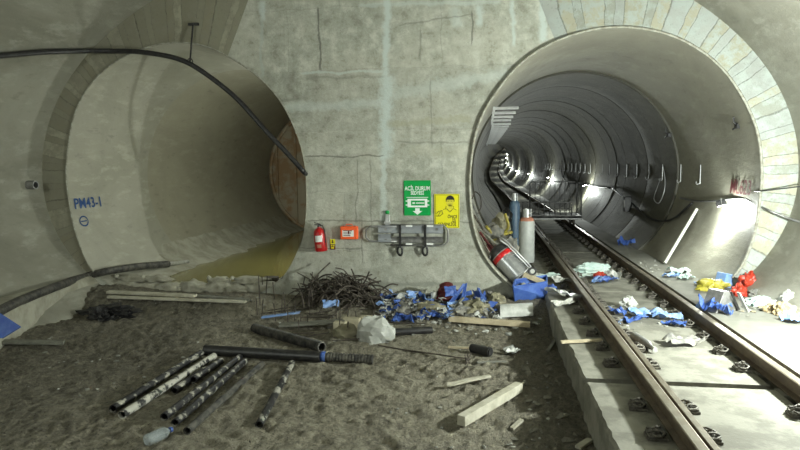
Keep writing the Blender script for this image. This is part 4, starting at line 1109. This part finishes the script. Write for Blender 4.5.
a, b = gp(280, 326, .05), gp(345, 322, .12); item('timber_board', plank2(a, b, .2, .04), 'woodgrey', 'grey board buried among the rebar stubs', 'board')
c = gp(331, 312, .1); item('plastic_scrap', sheet((c.x, c.y, c.z+.1), .3, .2, .3, .1, 7, (.5, 0)), 'bluepale', 'blue scrap lying on the right foot of the rod tangle', 'scrap', solid=.006)
a, b = gp(262, 318, .08), gp(300, 313, .12); item('timber_board', plank2(a, b, .10, .03), 'bluepale', 'narrow bluish board left of the rod tangle', 'board')
c = gp(374, 342); item('plastic_bag', blob((c.x, c.y+.12, c.z-.02), (.62, .45, .42), 3, .42, 1.5, 3), 'whitep', 'crumpled white plastic bag in front of the rebar stubs', 'bag', smooth=22)
c = gp(345, 337); item('plastic_bag', blob((c.x, c.y+.05, c.z-.02), (.45, .3, .22), 8, .5, 1.9, 3), 'khaki', 'brownish limp sack just left of the white bag', 'sack', smooth=50)

# ---- blue scrap heap by the wall
def tri_frame(px, py, pts, mat, label):
    c = gp(px, py); s_ = 1/pxm(c)
    q = [c+Vector((x*s_, dy, z*s_)) for x, z, dy in pts]
    mb = MB(); mb.add(q, [tuple(range(len(q)))]); item('plastic_board', mb, mat, label, 'board', solid=.025)
tri_frame(462, 306, [(-14, 3, -.1), (1, 22, .1), (3, 20, .1), (-8, 4, -.1)], 'bluep', 'slim blue plastic strut rising highest from the scrap heap')
tri_frame(464, 306, [(0, 21, .12), (3, 22, .12), (0, 2, -.1), (-4, 2, -.1)], 'bluep', 'second blue strut meeting the highest one at its tip')
tri_frame(484, 306, [(-8, 2, 0), (4, 0, 0), (1, 15, .1)], 'bluep', 'blue triangular plastic sheet standing in the scrap heap')
tri_frame(488, 316, [(-13, 0, -.1), (-7, -1, -.1), (10, 13, .1), (2, 14, .1)], 'bluep', 'flat blue plastic piece slanting down at the right end of the heap')
tri_frame(470, 310, [(-10, 12, 0), (-8, 14, 0), (16, 5, .05), (14, 2, .05)], 'bluep', 'long narrow blue strip crossing the middle of the scrap heap')
tri_frame(417, 310, [(-7, 0, 0), (3, -2, 0), (5, 7, .1), (-4, 8, .1)], 'bluep', 'folded blue piece at the left end of the scrap heap')
c = gp(447, 305); item('cloth_bundle', blob((c.x, c.y+.1, c.z+.08), (.42, .3, .30), 12, .6, 1.8, 3), 'darkred', 'dark red crumpled cloth on the scrap heap below the yellow sign', 'cloth', smooth=50)
c = gp(450, 303); item('plastic_board', sheet((c.x+.02, c.y-.1, c.z+.16), .22, .2, .3, .05, 9, (1.0, 0)), 'bluep', 'small blue flap under the dark red cloth', 'board', solid=.01)
c = gp(427, 305); item('cardboard_box', MB().box((c.x, c.y+.1, c.z+.10), (.18, .15, .18), Matrix.Rotation(.3, 3, 'Z')), 'black', 'small black box left of the dark red cloth', 'box')
c = gp(434, 304); item('tin_can', MB().lathe([(0, 0), (.06, 0), (.06, .16), (0, .16)], Matrix.Translation((c.x, c.y, c.z+.08)), 16), 'whitep', 'white can between the black box and the red cloth', 'can', smooth=30)
for i, (px, py, w, h, m, lb) in enumerate(((430, 312, .75, .22, 'khaki', 'khaki muddy sack at the foot of the black box'), (476, 312, .62, .28, 'khaki', 'khaki sack in the middle of the blue scraps'), (458, 314, .5, .22, 'rag', 'grey rag in front of the dark red cloth'), (402, 313, .5, .25, 'rag', 'grey bundle at the foot of the rod tangle, right side'), (496, 303, .4, .22, 'khaki', 'muddy lump against the portal lip'))):
    c = gp(px, py); item('sack', blob((c.x, c.y, c.z), (w*.75, .32, h*.85), 41+i, .85, 2.2, 3), m, lb, 'sack', smooth=50)
a, b = gp(449, 314, .12), gp(464, 298, .25); item('timber_lath', plank2(a, b, .04, .03), 'woodgrey', 'grey lath slanting up out of the scrap heap', 'board')
a = P(498, 315, z=.30); b = P(524, 313, z=.30)
mb = MB(); c0, c1 = P(500, 316, z=.2), P(533, 314, z=.22); mb.add([q+Vector((0, .17-.17*math.cos(u), .19*math.sin(u)-.03)) for q in (c0, c0.lerp(c1, .5), c1) for u in [PI*.62*i/6 for i in range(7)]], [(7*r_+i, 7*r_+i+1, 7*r_+i+8, 7*r_+i+7) for r_ in range(2) for i in range(6)]); item('plaster_board', mb, 'whitep', 'pale grey curved sheet lying right of the blue scrap heap', 'sheet', solid=.03)
# blue crate with rubble
A = P(512, 302, z=.30)
t = thing('blue_crate', 'broken blue plastic crate filled with rubble below the tipped machine', 'crate', (P(530, 300, z=.3).x, P(530, 300, z=.3).y, .28))
q = [P(513, 287, z=.66), P(546, 282, z=.66), P(547, 297, z=.36), P(515, 303, z=.30)]
bk = Vector((.05, .48, .04))
mb = MB(); mb.add(q, [(0, 1, 2, 3)]); mb.add([q[0], q[0]+bk, q[3]+bk, q[3]], [(0, 1, 2, 3)]); mb.add([q[1], q[1]+bk, q[2]+bk, q[2]], [(0, 1, 2, 3)])
mb.add([q[0]+bk, q[1]+bk, q[2]+bk, q[3]+bk], [(0, 1, 2, 3)]); mb.add([q[3], q[2], q[2]+bk, q[3]+bk], [(0, 1, 2, 3)]); obj('crate_shell', mb, 'bluep', t, solid=.025)
mb = MB(); e0 = Vector((0, -.015, 0)); mb.tube([q[0]+e0, q[1]+e0], .022, 6); mb.tube([q[0], q[0]+bk, q[1]+bk, q[1]], .022, 6); obj('rim', mb, 'bluep', t)
for i in range(12):
    u, v = rnd(.1, .9), rnd(.15, .85); c = q[0].lerp(q[1], u)+bk*v; item('rubble_chunk', rockmb((c.x, c.y, c.z-.10), rnd(.06, .10), i), 'rock', 'broken concrete chunk inside the blue crate', 'rubble', 'chunks in the blue crate')
mb = MB(); a, b = P(523, 276, y=12.4), P(545, 285, y=12.3); item('timber_beam', plank2(a, b, .12, .08), 'wood', 'short beam lying across the top of the blue crate', 'beam')
# white/pale debris between crate and rail
deb = [(546, 277, .55, .3, 'turq', 'pale turquoise film behind the blue crate'), (562, 281, .42, .22, 'whitep', 'white bent sheet leaning at the left rail'), (556, 293, .45, .12, 'whitep', 'pale strip of sheet metal right of the blue crate'), (563, 303, .4, .16, 'offw', 'off white slab piece below the strips, on the track slab end'),
       (549, 288, .3, .2, 'bluep', 'blue torn piece on the right corner of the crate'), (571, 297, .4, .1, 'galv', 'thin silvery strip beside the left rail'), (534, 277, .4, .25, 'offw', 'crusted pale lump behind the crate beam')]
for i, (px, py, w, d, m, lb) in enumerate(deb):
    c = P(px, py, z=.50); item('scrap_sheet', sheet((c.x, c.y, .47), w, d, rnd(-.6, .6), .14, 50+i, (rnd(-.2, .3), rnd(-.2, .2))), m, lb, 'scrap', solid=.012)

# ---- clutter at the left foot of the right bore
def B3(px, py, y): return P(px, py, y=y)
t0_ = B3(500, 262, 14.5)
for k, (pp, lb) in enumerate((([(486, 226), (498, 240), (508, 238)], 'bent yellow painted pipe on the clutter behind the machine, left one'), ([(505, 214), (508, 228), (497, 237)], 'yellow painted strut rising beside the blue cylinder'), ([(490, 243), (500, 236), (512, 232)], 'yellow painted strut lying lowest in the clutter'))):
    mb = MB(); mb.tube(catm([B3(x, y, 14.6+.15*j) for j, (x, y) in enumerate(pp)], 4), .035, 8); item('yellow_pipe', mb, 'yelpaint', lb, 'pipe', smooth=True)
random.seed(12)
rl_ = [((474, 215), (496, 250), 13.6, 'steel', 'dark rod leaning leftmost at the foot of the right bore'), ((473, 222), (492, 262), 13.2, 'steel', 'dark rod leaning second in the bore-foot clutter'), ((478, 238), (502, 246), 13.6, 'greysteel', 'grey bar lying flat across the bore-foot clutter'), ((472, 203), (487, 236), 14.3, 'greysteel', 'grey bar standing against the left lining'), ((476, 226), (505, 252), 13.4, 'woodgrey', 'grey timber slanting down to the tipped machine'), ((480, 232), (498, 258), 13.0, 'darkred', 'reddish rod slanting behind the machine head')]
for p0, p1, y, m, lb in rl_:
    mb = MB(); mb.tube([B3(*p0, y+.2), B3(*p1, y)], .026, 6); item('scrap_rod', mb, m, lb, 'rod')
mb = MB(); mb.tube(catm([B3(472, 199, 15), B3(475, 192, 15.1), B3(480, 196, 15), B3(481, 206, 14.9), B3(478, 214, 14.8)]), .014, 5); item('bent_wire', mb, 'steel', 'curly wire hooked at the left lip of the right bore', 'wire')
for i, (px, py, y, w, h, m, lb) in enumerate(((501, 222, 15.2, .45, .45, 'khaki', 'khaki bundle heaped between the yellow pipes'), (493, 232, 14.8, .5, .4, 'rag', 'grey rag heap at the left foot of the bore'), (508, 243, 14.3, .45, .4, 'rag', 'grey bundle below the blue cylinder'), (506, 212, 16.5, .3, .35, 'black', 'black bag behind the yellow pipes'), (488, 247, 13.8, .5, .3, 'darkred', 'purplish dark cloth on the lining beside the machine'))):
    c = B3(px, py+6, y); z0 = max(.30, c.z-.1); item('sack', blob((c.x, y, z0), (w, .4, h), 70+i, .6, 2, 3), m, lb, 'sack', smooth=50)
for i in range(36):
    px, py = rnd(488, 545), rnd(255, 300); c = P(px, py, z=.34+rnd(0, .04))
    if c.x < XR-1.9 or c.y < 12.4: continue
    item('rubble_chunk', rockmb((c.x, c.y, .30), rnd(.05, .13), i+40), random.choice(['rock', 'rockd']), 'broken lump of rubble between the bore foot and the left rail', 'rubble', 'rubble at the foot of the right bore')

# ---- litter between the rails and on the walkway
def lit(kind, px, py, zf, w, d, h, m, lb, cat, seed, rot=0, tilt=(0, 0)):
    c = P(px, py, z=zf)
    if kind == 'blob': item(cat.replace(' ', '_'), blob((c.x, c.y, zf), (w, d, h), seed, .6, 2, 4, True, rot), m, lb, cat, smooth=50)
    else: item(cat.replace(' ', '_'), sheet((c.x, c.y, zf+.01), w, d, rot, h, seed, tilt), m, lb, cat, solid=.006)
S, Wk = SLAB, WALK
for i, r_ in enumerate([
    ('blob', 593, 272, S, .80, .30, .22, 'turq', 'pale turquoise film bundle between the rails, farthest litter', 'plastic film', .35),
    ('sheet', 583, 277, S, .45, .3, .12, 'turq', 'flat turquoise film spread left of the film bundle', 'plastic film', .2),
    ('blob', 600, 279, S, .28, .22, .14, 'redorange', 'small orange red scrap in the blue litter between the rails', 'scrap', 0),
    ('sheet', 606, 282, S, .45, .3, .16, 'bluep', 'blue crumpled piece right of the orange red scrap', 'scrap', .6),
    ('sheet', 613, 279, S, .4, .3, .2, 'whitep', 'white crumpled wrapper beside the film bundle', 'scrap', 1.6),
    ('sheet', 598, 283, S, .3, .2, .14, 'bluepale', 'light blue wrapper in front of the orange red scrap', 'scrap', 1.1),
    ('sheet', 646, 316, S, .55, .36, .16, 'bluepale', 'largest light blue sheet lying between the rails', 'sheet', .3),
    ('sheet', 668, 320, S, .42, .22, .16, 'bluepale', 'light blue sheet right of the largest one', 'sheet', -.4),
    ('sheet', 674, 326, S, .34, .14, .14, 'bluep', 'narrow deep blue sheet nearest the walkway rail', 'sheet', -.8),
    ('sheet', 634, 322, S, .4, .2, .14, 'bluep', 'deep blue sheet left of the largest light blue one', 'sheet', .5),
    ('sheet', 615, 315, S, .3, .2, .16, 'bluep', 'deep blue strip beside the left rail', 'sheet', -.8),
    ('sheet', 612, 324, S, .3, .12, .12, 'bluepale', 'pale blue strip lying close to the left rail', 'sheet', -.7),
    ('blob', 628, 308, S, .26, .22, .20, 'whitep', 'crumpled white ball of paper behind the blue sheets', 'paper', 0),
    ('sheet', 684, 345, S, .50, .24, .14, 'rag', 'grey muddy rag between the rails', 'rag', .3),
    ('sheet', 679, 273, Wk, .4, .3, .14, 'turq', 'turquoise scrap on the walkway below the leaning tube', 'scrap', .2),
    ('sheet', 686, 279, Wk, .35, .22, .14, 'turq', 'second turquoise scrap on the walkway, nearer one', 'scrap', .9),
    ('sheet', 671, 277, Wk, .3, .2, .12, 'bluepale', 'small blue and white scrap at the foot of the leaning tube', 'scrap', .4),
    ('blob', 711, 290, Wk, .48, .30, .20, 'yelbag', 'yellow plastic bag crumpled on the walkway', 'bag', -.2),
    ('sheet', 702, 285, Wk, .25, .2, .1, 'bluepale', 'pale blue scrap just left of the yellow bag', 'scrap', .3),
    ('blob', 748, 291, Wk, .36, .30, .34, 'redorange', 'bright red orange bag against the foot of the lining', 'bag', .5),
    ('blob', 739, 296, Wk, .26, .2, .2, 'redorange', 'smaller red lump left of the bright red bag', 'bag', .2),
    ('sheet', 714, 310, Wk, .42, .3, .28, 'bluep', 'deep blue crumpled sheet in front of the grey wedge', 'sheet', .2),
    ('sheet', 704, 308, Wk, .26, .2, .12, 'bluepale', 'light blue scrap at the left end of the walkway litter', 'scrap', .9),
    ('sheet', 722, 314, Wk, .3, .2, .2, 'bluep', 'blue folded scrap nearest the rail on the walkway', 'scrap', 1.9),
    ('blob', 717, 307, Wk, .2, .2, .16, 'black', 'small black lump held in the blue crumpled sheet', 'bag', 0),
    ('blob', 759, 305, Wk, .42, .26, .14, 'turq', 'see-through greyish film behind the brown lumps', 'plastic film', .4),
    ('blob', 755, 297, Wk, .2, .18, .14, 'rag', 'small grey lump right of the red bag', 'rag', 0),
    ('blob', 775, 306, Wk, .35, .25, .10, 'whitep', 'white crumpled sack behind the gold brown one', 'sack', .4),
    ('blob', 784, 315, Wk, .30, .24, .20, 'brownrag', 'gold brown crumpled sack near the right edge', 'sack', 0),
    ('blob', 771, 312, Wk, .2, .16, .12, 'brownrag', 'brown lump left of the gold brown sack', 'sack', 0),
    ('blob', 789, 309, Wk, .36, .3, .28, 'whitep', 'white bag around the gold brown sack at the right edge', 'bag', .8),
    ('sheet', 797, 322, Wk, .4, .3, .2, 'bluepale', 'light blue sheet at the right edge of the picture', 'sheet', .2),
    ('sheet', 799, 303, Wk, .3, .3, .2, 'bluep', 'deep blue sheet leaning highest at the right edge', 'sheet', .2),
    ('sheet', 626, 246, Wk, .4, .3, .3, 'bluep', 'dark blue scrap at the lining foot deep on the walkway', 'scrap', .2),
    ]):
    kind, px, py, zf, w, d, h, m, lb, cat, rot = r_
    lit(kind, px, py, zf, w, d, h, m, lb, cat, 100+i, rot)
# cylinder and boxes
a, b = P(634, 336, z=S+.06), P(654, 349, z=S+.06); mb = MB(); d = (b-a); Mx = d.normalized().to_track_quat('Z', 'Y').to_matrix().to_4x4(); Mx.translation = a
R = .062; mb.lathe([(0, 0), (R, 0), (R*1.05, .02), (R, .05), (R*.97, d.length*.7), (R*.5, d.length*.85), (R*.45, d.length), (0, d.length)], Mx, 16)
t = item('water_bottle', mb, 'greysteel', 'grey dirty bottle lying between the rails in front of the blue sheets', 'bottle', smooth=40)
mb = MB(); mb.lathe([(0, d.length*.98), (R*.6, d.length*.98), (R*.6, d.length*1.06), (0, d.length*1.06)], Mx, 12); obj('cap', mb, 'whitep', t)
c = P(727, 288, z=Wk); item('plastic_box', MB().box((c.x, c.y+.1, Wk+.13), (.26, .24, .26), Matrix.Rotation(.5, 3, 'Z') @ Matrix.Rotation(.25, 3, 'Y')), 'bluepale', 'grey blue box on the walkway behind the grey wedge', 'box', bevel=.02)
c = P(728, 312, z=Wk)
t = thing('foam_wedge', 'grey wedge-shaped block with a black face tipped on the walkway', 'block', (c.x, c.y, Wk))
Rm = Matrix.Rotation(.55, 3, 'Z'); u, v, w3 = Rm.col[0], Rm.col[2], Rm.col[1]
mb = MB(); mb.prism([(-.26, 0), (.16, 0), (.22, .02), (.02, .33), (-.10, .33)], Vector((c.x, c.y, Wk)), u, v, w3*.30); obj('wedge', mb, 'greysteel', t, bevel=.01)
mb = MB(); mb.prism([(.17, .0), (.24, .02), (.05, .32), (.03, .32)], Vector((c.x, c.y, Wk))-w3*.012+u*.012, u, v, w3*.325); obj('black_face', mb, 'black', t)['label'] = 'black face'
a, b = P(738, 293, z=Wk+.34), P(747, 312, z=Wk+.02); item('timber_lath', plank2(a, b, .06, .02), 'whitep', 'pale flat strip leaning on the black face of the wedge', 'strip')
# gravel bits: individuals in a few kinds
random.seed(77)
def bits(name, n, box, zf, mats, label, grp, smin, smax):
    protos = [rockmb((0, 0, 0), 1, 7*i+len(grp)) for i in range(4)]; meshes = []
    for m in mats:
        for q in protos:
            me = bpy.data.meshes.new(name); me.from_pydata([tuple(v) for v in q.v], [], q.f); me.materials.append(MT[m]); meshes.append(me)
    for i in range(n):
        px, py = rnd(box[0], box[2]), rnd(box[1], box[3])
        p = gp(px, py) if zf is None else P(px, py, z=zf)
        if zf is None and (p.x > .9 or p.x < -8.1 or p.y > 12.2): continue
        if zf is None: p.z = ground(p.x, p.y)
        o = bpy.data.objects.new(name, random.choice(meshes)); COL.objects.link(o); s_ = rnd(smin, smax)**1
        o.location = p; o.scale = (s_, s_*rnd(.6, 1), s_*rnd(.5, .8)); o.rotation_euler = (0, 0, rnd(0, 6)); tag(o, label, 'rubble', grp)
bits('concrete_chip', 70, (396, 312, 545, 335), None, ['offw', 'whitep', 'rock'], 'small pale chip scattered around the foot of the blue scrap heap', 'pale chips by the scrap heap', .02, .065)
bits('rubble_chunk', 70, (384, 300, 505, 322), None, ['offw', 'rock', 'rockd'], 'broken lump of pale rubble in the scrap heap by the wall', 'rubble in the scrap heap', .04, .10)
bits('concrete_chip', 55, (385, 325, 560, 449), None, ['rock', 'offw'], 'small grey chip lying on the open dirt in front of the slab', 'chips on the open dirt', .012, .035)
bits('rubble_chunk', 45, (505, 318, 580, 449), None, ['rockd'], 'dark lump of rubble in the shadow beside the track slab', 'rubble beside the slab', .03, .08)
bits('concrete_chip', 60, (0, 330, 240, 400), None, ['rock', 'offw'], 'small pale stone on the dirt at the left', 'stones at the left', .012, .04)
bits('concrete_chip', 45, (605, 305, 690, 334), S, ['rock', 'offw', 'whitep'], 'small chip scattered between the rails around the blue sheets', 'chips around the blue sheets', .015, .04)
bits('concrete_chip', 26, (740, 296, 799, 318), Wk, ['brownrag', 'offw', 'rock'], 'small brown chip in the litter along the lining foot', 'chips along the lining foot', .02, .05)
bits('concrete_chip', 50, (640, 258, 700, 275), Wk, ['rock', 'offw'], 'small pale crumb along the lining foot deeper on the walkway', 'crumbs deeper on the walkway', .015, .04)
bits('concrete_chip', 40, (262, 300, 390, 345), None, ['offw', 'rock'], 'small chip lying under the rebar stubs', 'chips under the rebar stubs', .02, .05)
bits('concrete_chip', 40, (100, 292, 290, 312), None, ['offw', 'rock'], 'small chip lying before the sandbag dam', 'chips before the sandbag dam', .012, .035)
# torn scraps in the heap, blue and white
lab = {'bluep': 'small torn blue scrap in the heap by the wall', 'whitep': 'small torn white scrap in the heap by the wall', 'bluepale': 'small faded blue scrap in the heap by the wall', 'rag': 'small muddy grey scrap in the heap by the wall'}
for i in range(120):
    px = rnd(382, 500); py = rnd(302, 324)-(0 if i % 2 else 3); c = gp(px, py); m = random.choice(['bluep', 'whitep', 'bluepale', 'rag', 'rag', 'whitep', 'bluep'])
    item('torn_scrap', sheet((c.x, min(c.y, 12.05), c.z+.02), rnd(.14, .42), rnd(.08, .24), rnd(0, 3), .16, i, (rnd(-.5, .5), rnd(-.4, .4)), 5), m, lab[m], 'scrap', {'bluep': 'torn blue scraps', 'whitep': 'torn white scraps', 'bluepale': 'torn faded scraps', 'rag': 'torn grey scraps'}[m], solid=.006)
# ------------------------------------------------------------------ world and colour
w = bpy.data.worlds.new('world'); sc.world = w; w.use_nodes = True
w.node_tree.nodes['Background'].inputs[0].default_value = (.02, .022, .02, 1); w.node_tree.nodes['Background'].inputs[1].default_value = 1
sc.view_settings.view_transform = 'Standard'; sc.view_settings.look = 'None'; sc.view_settings.gamma = 1; sc.view_settings.use_curve_mapping = False
sc.view_settings.exposure = .22
sc.cycles.use_denoising = True; sc.cycles.max_bounces = 8; sc.cycles.diffuse_bounces = 5; sc.cycles.sample_clamp_indirect = 6
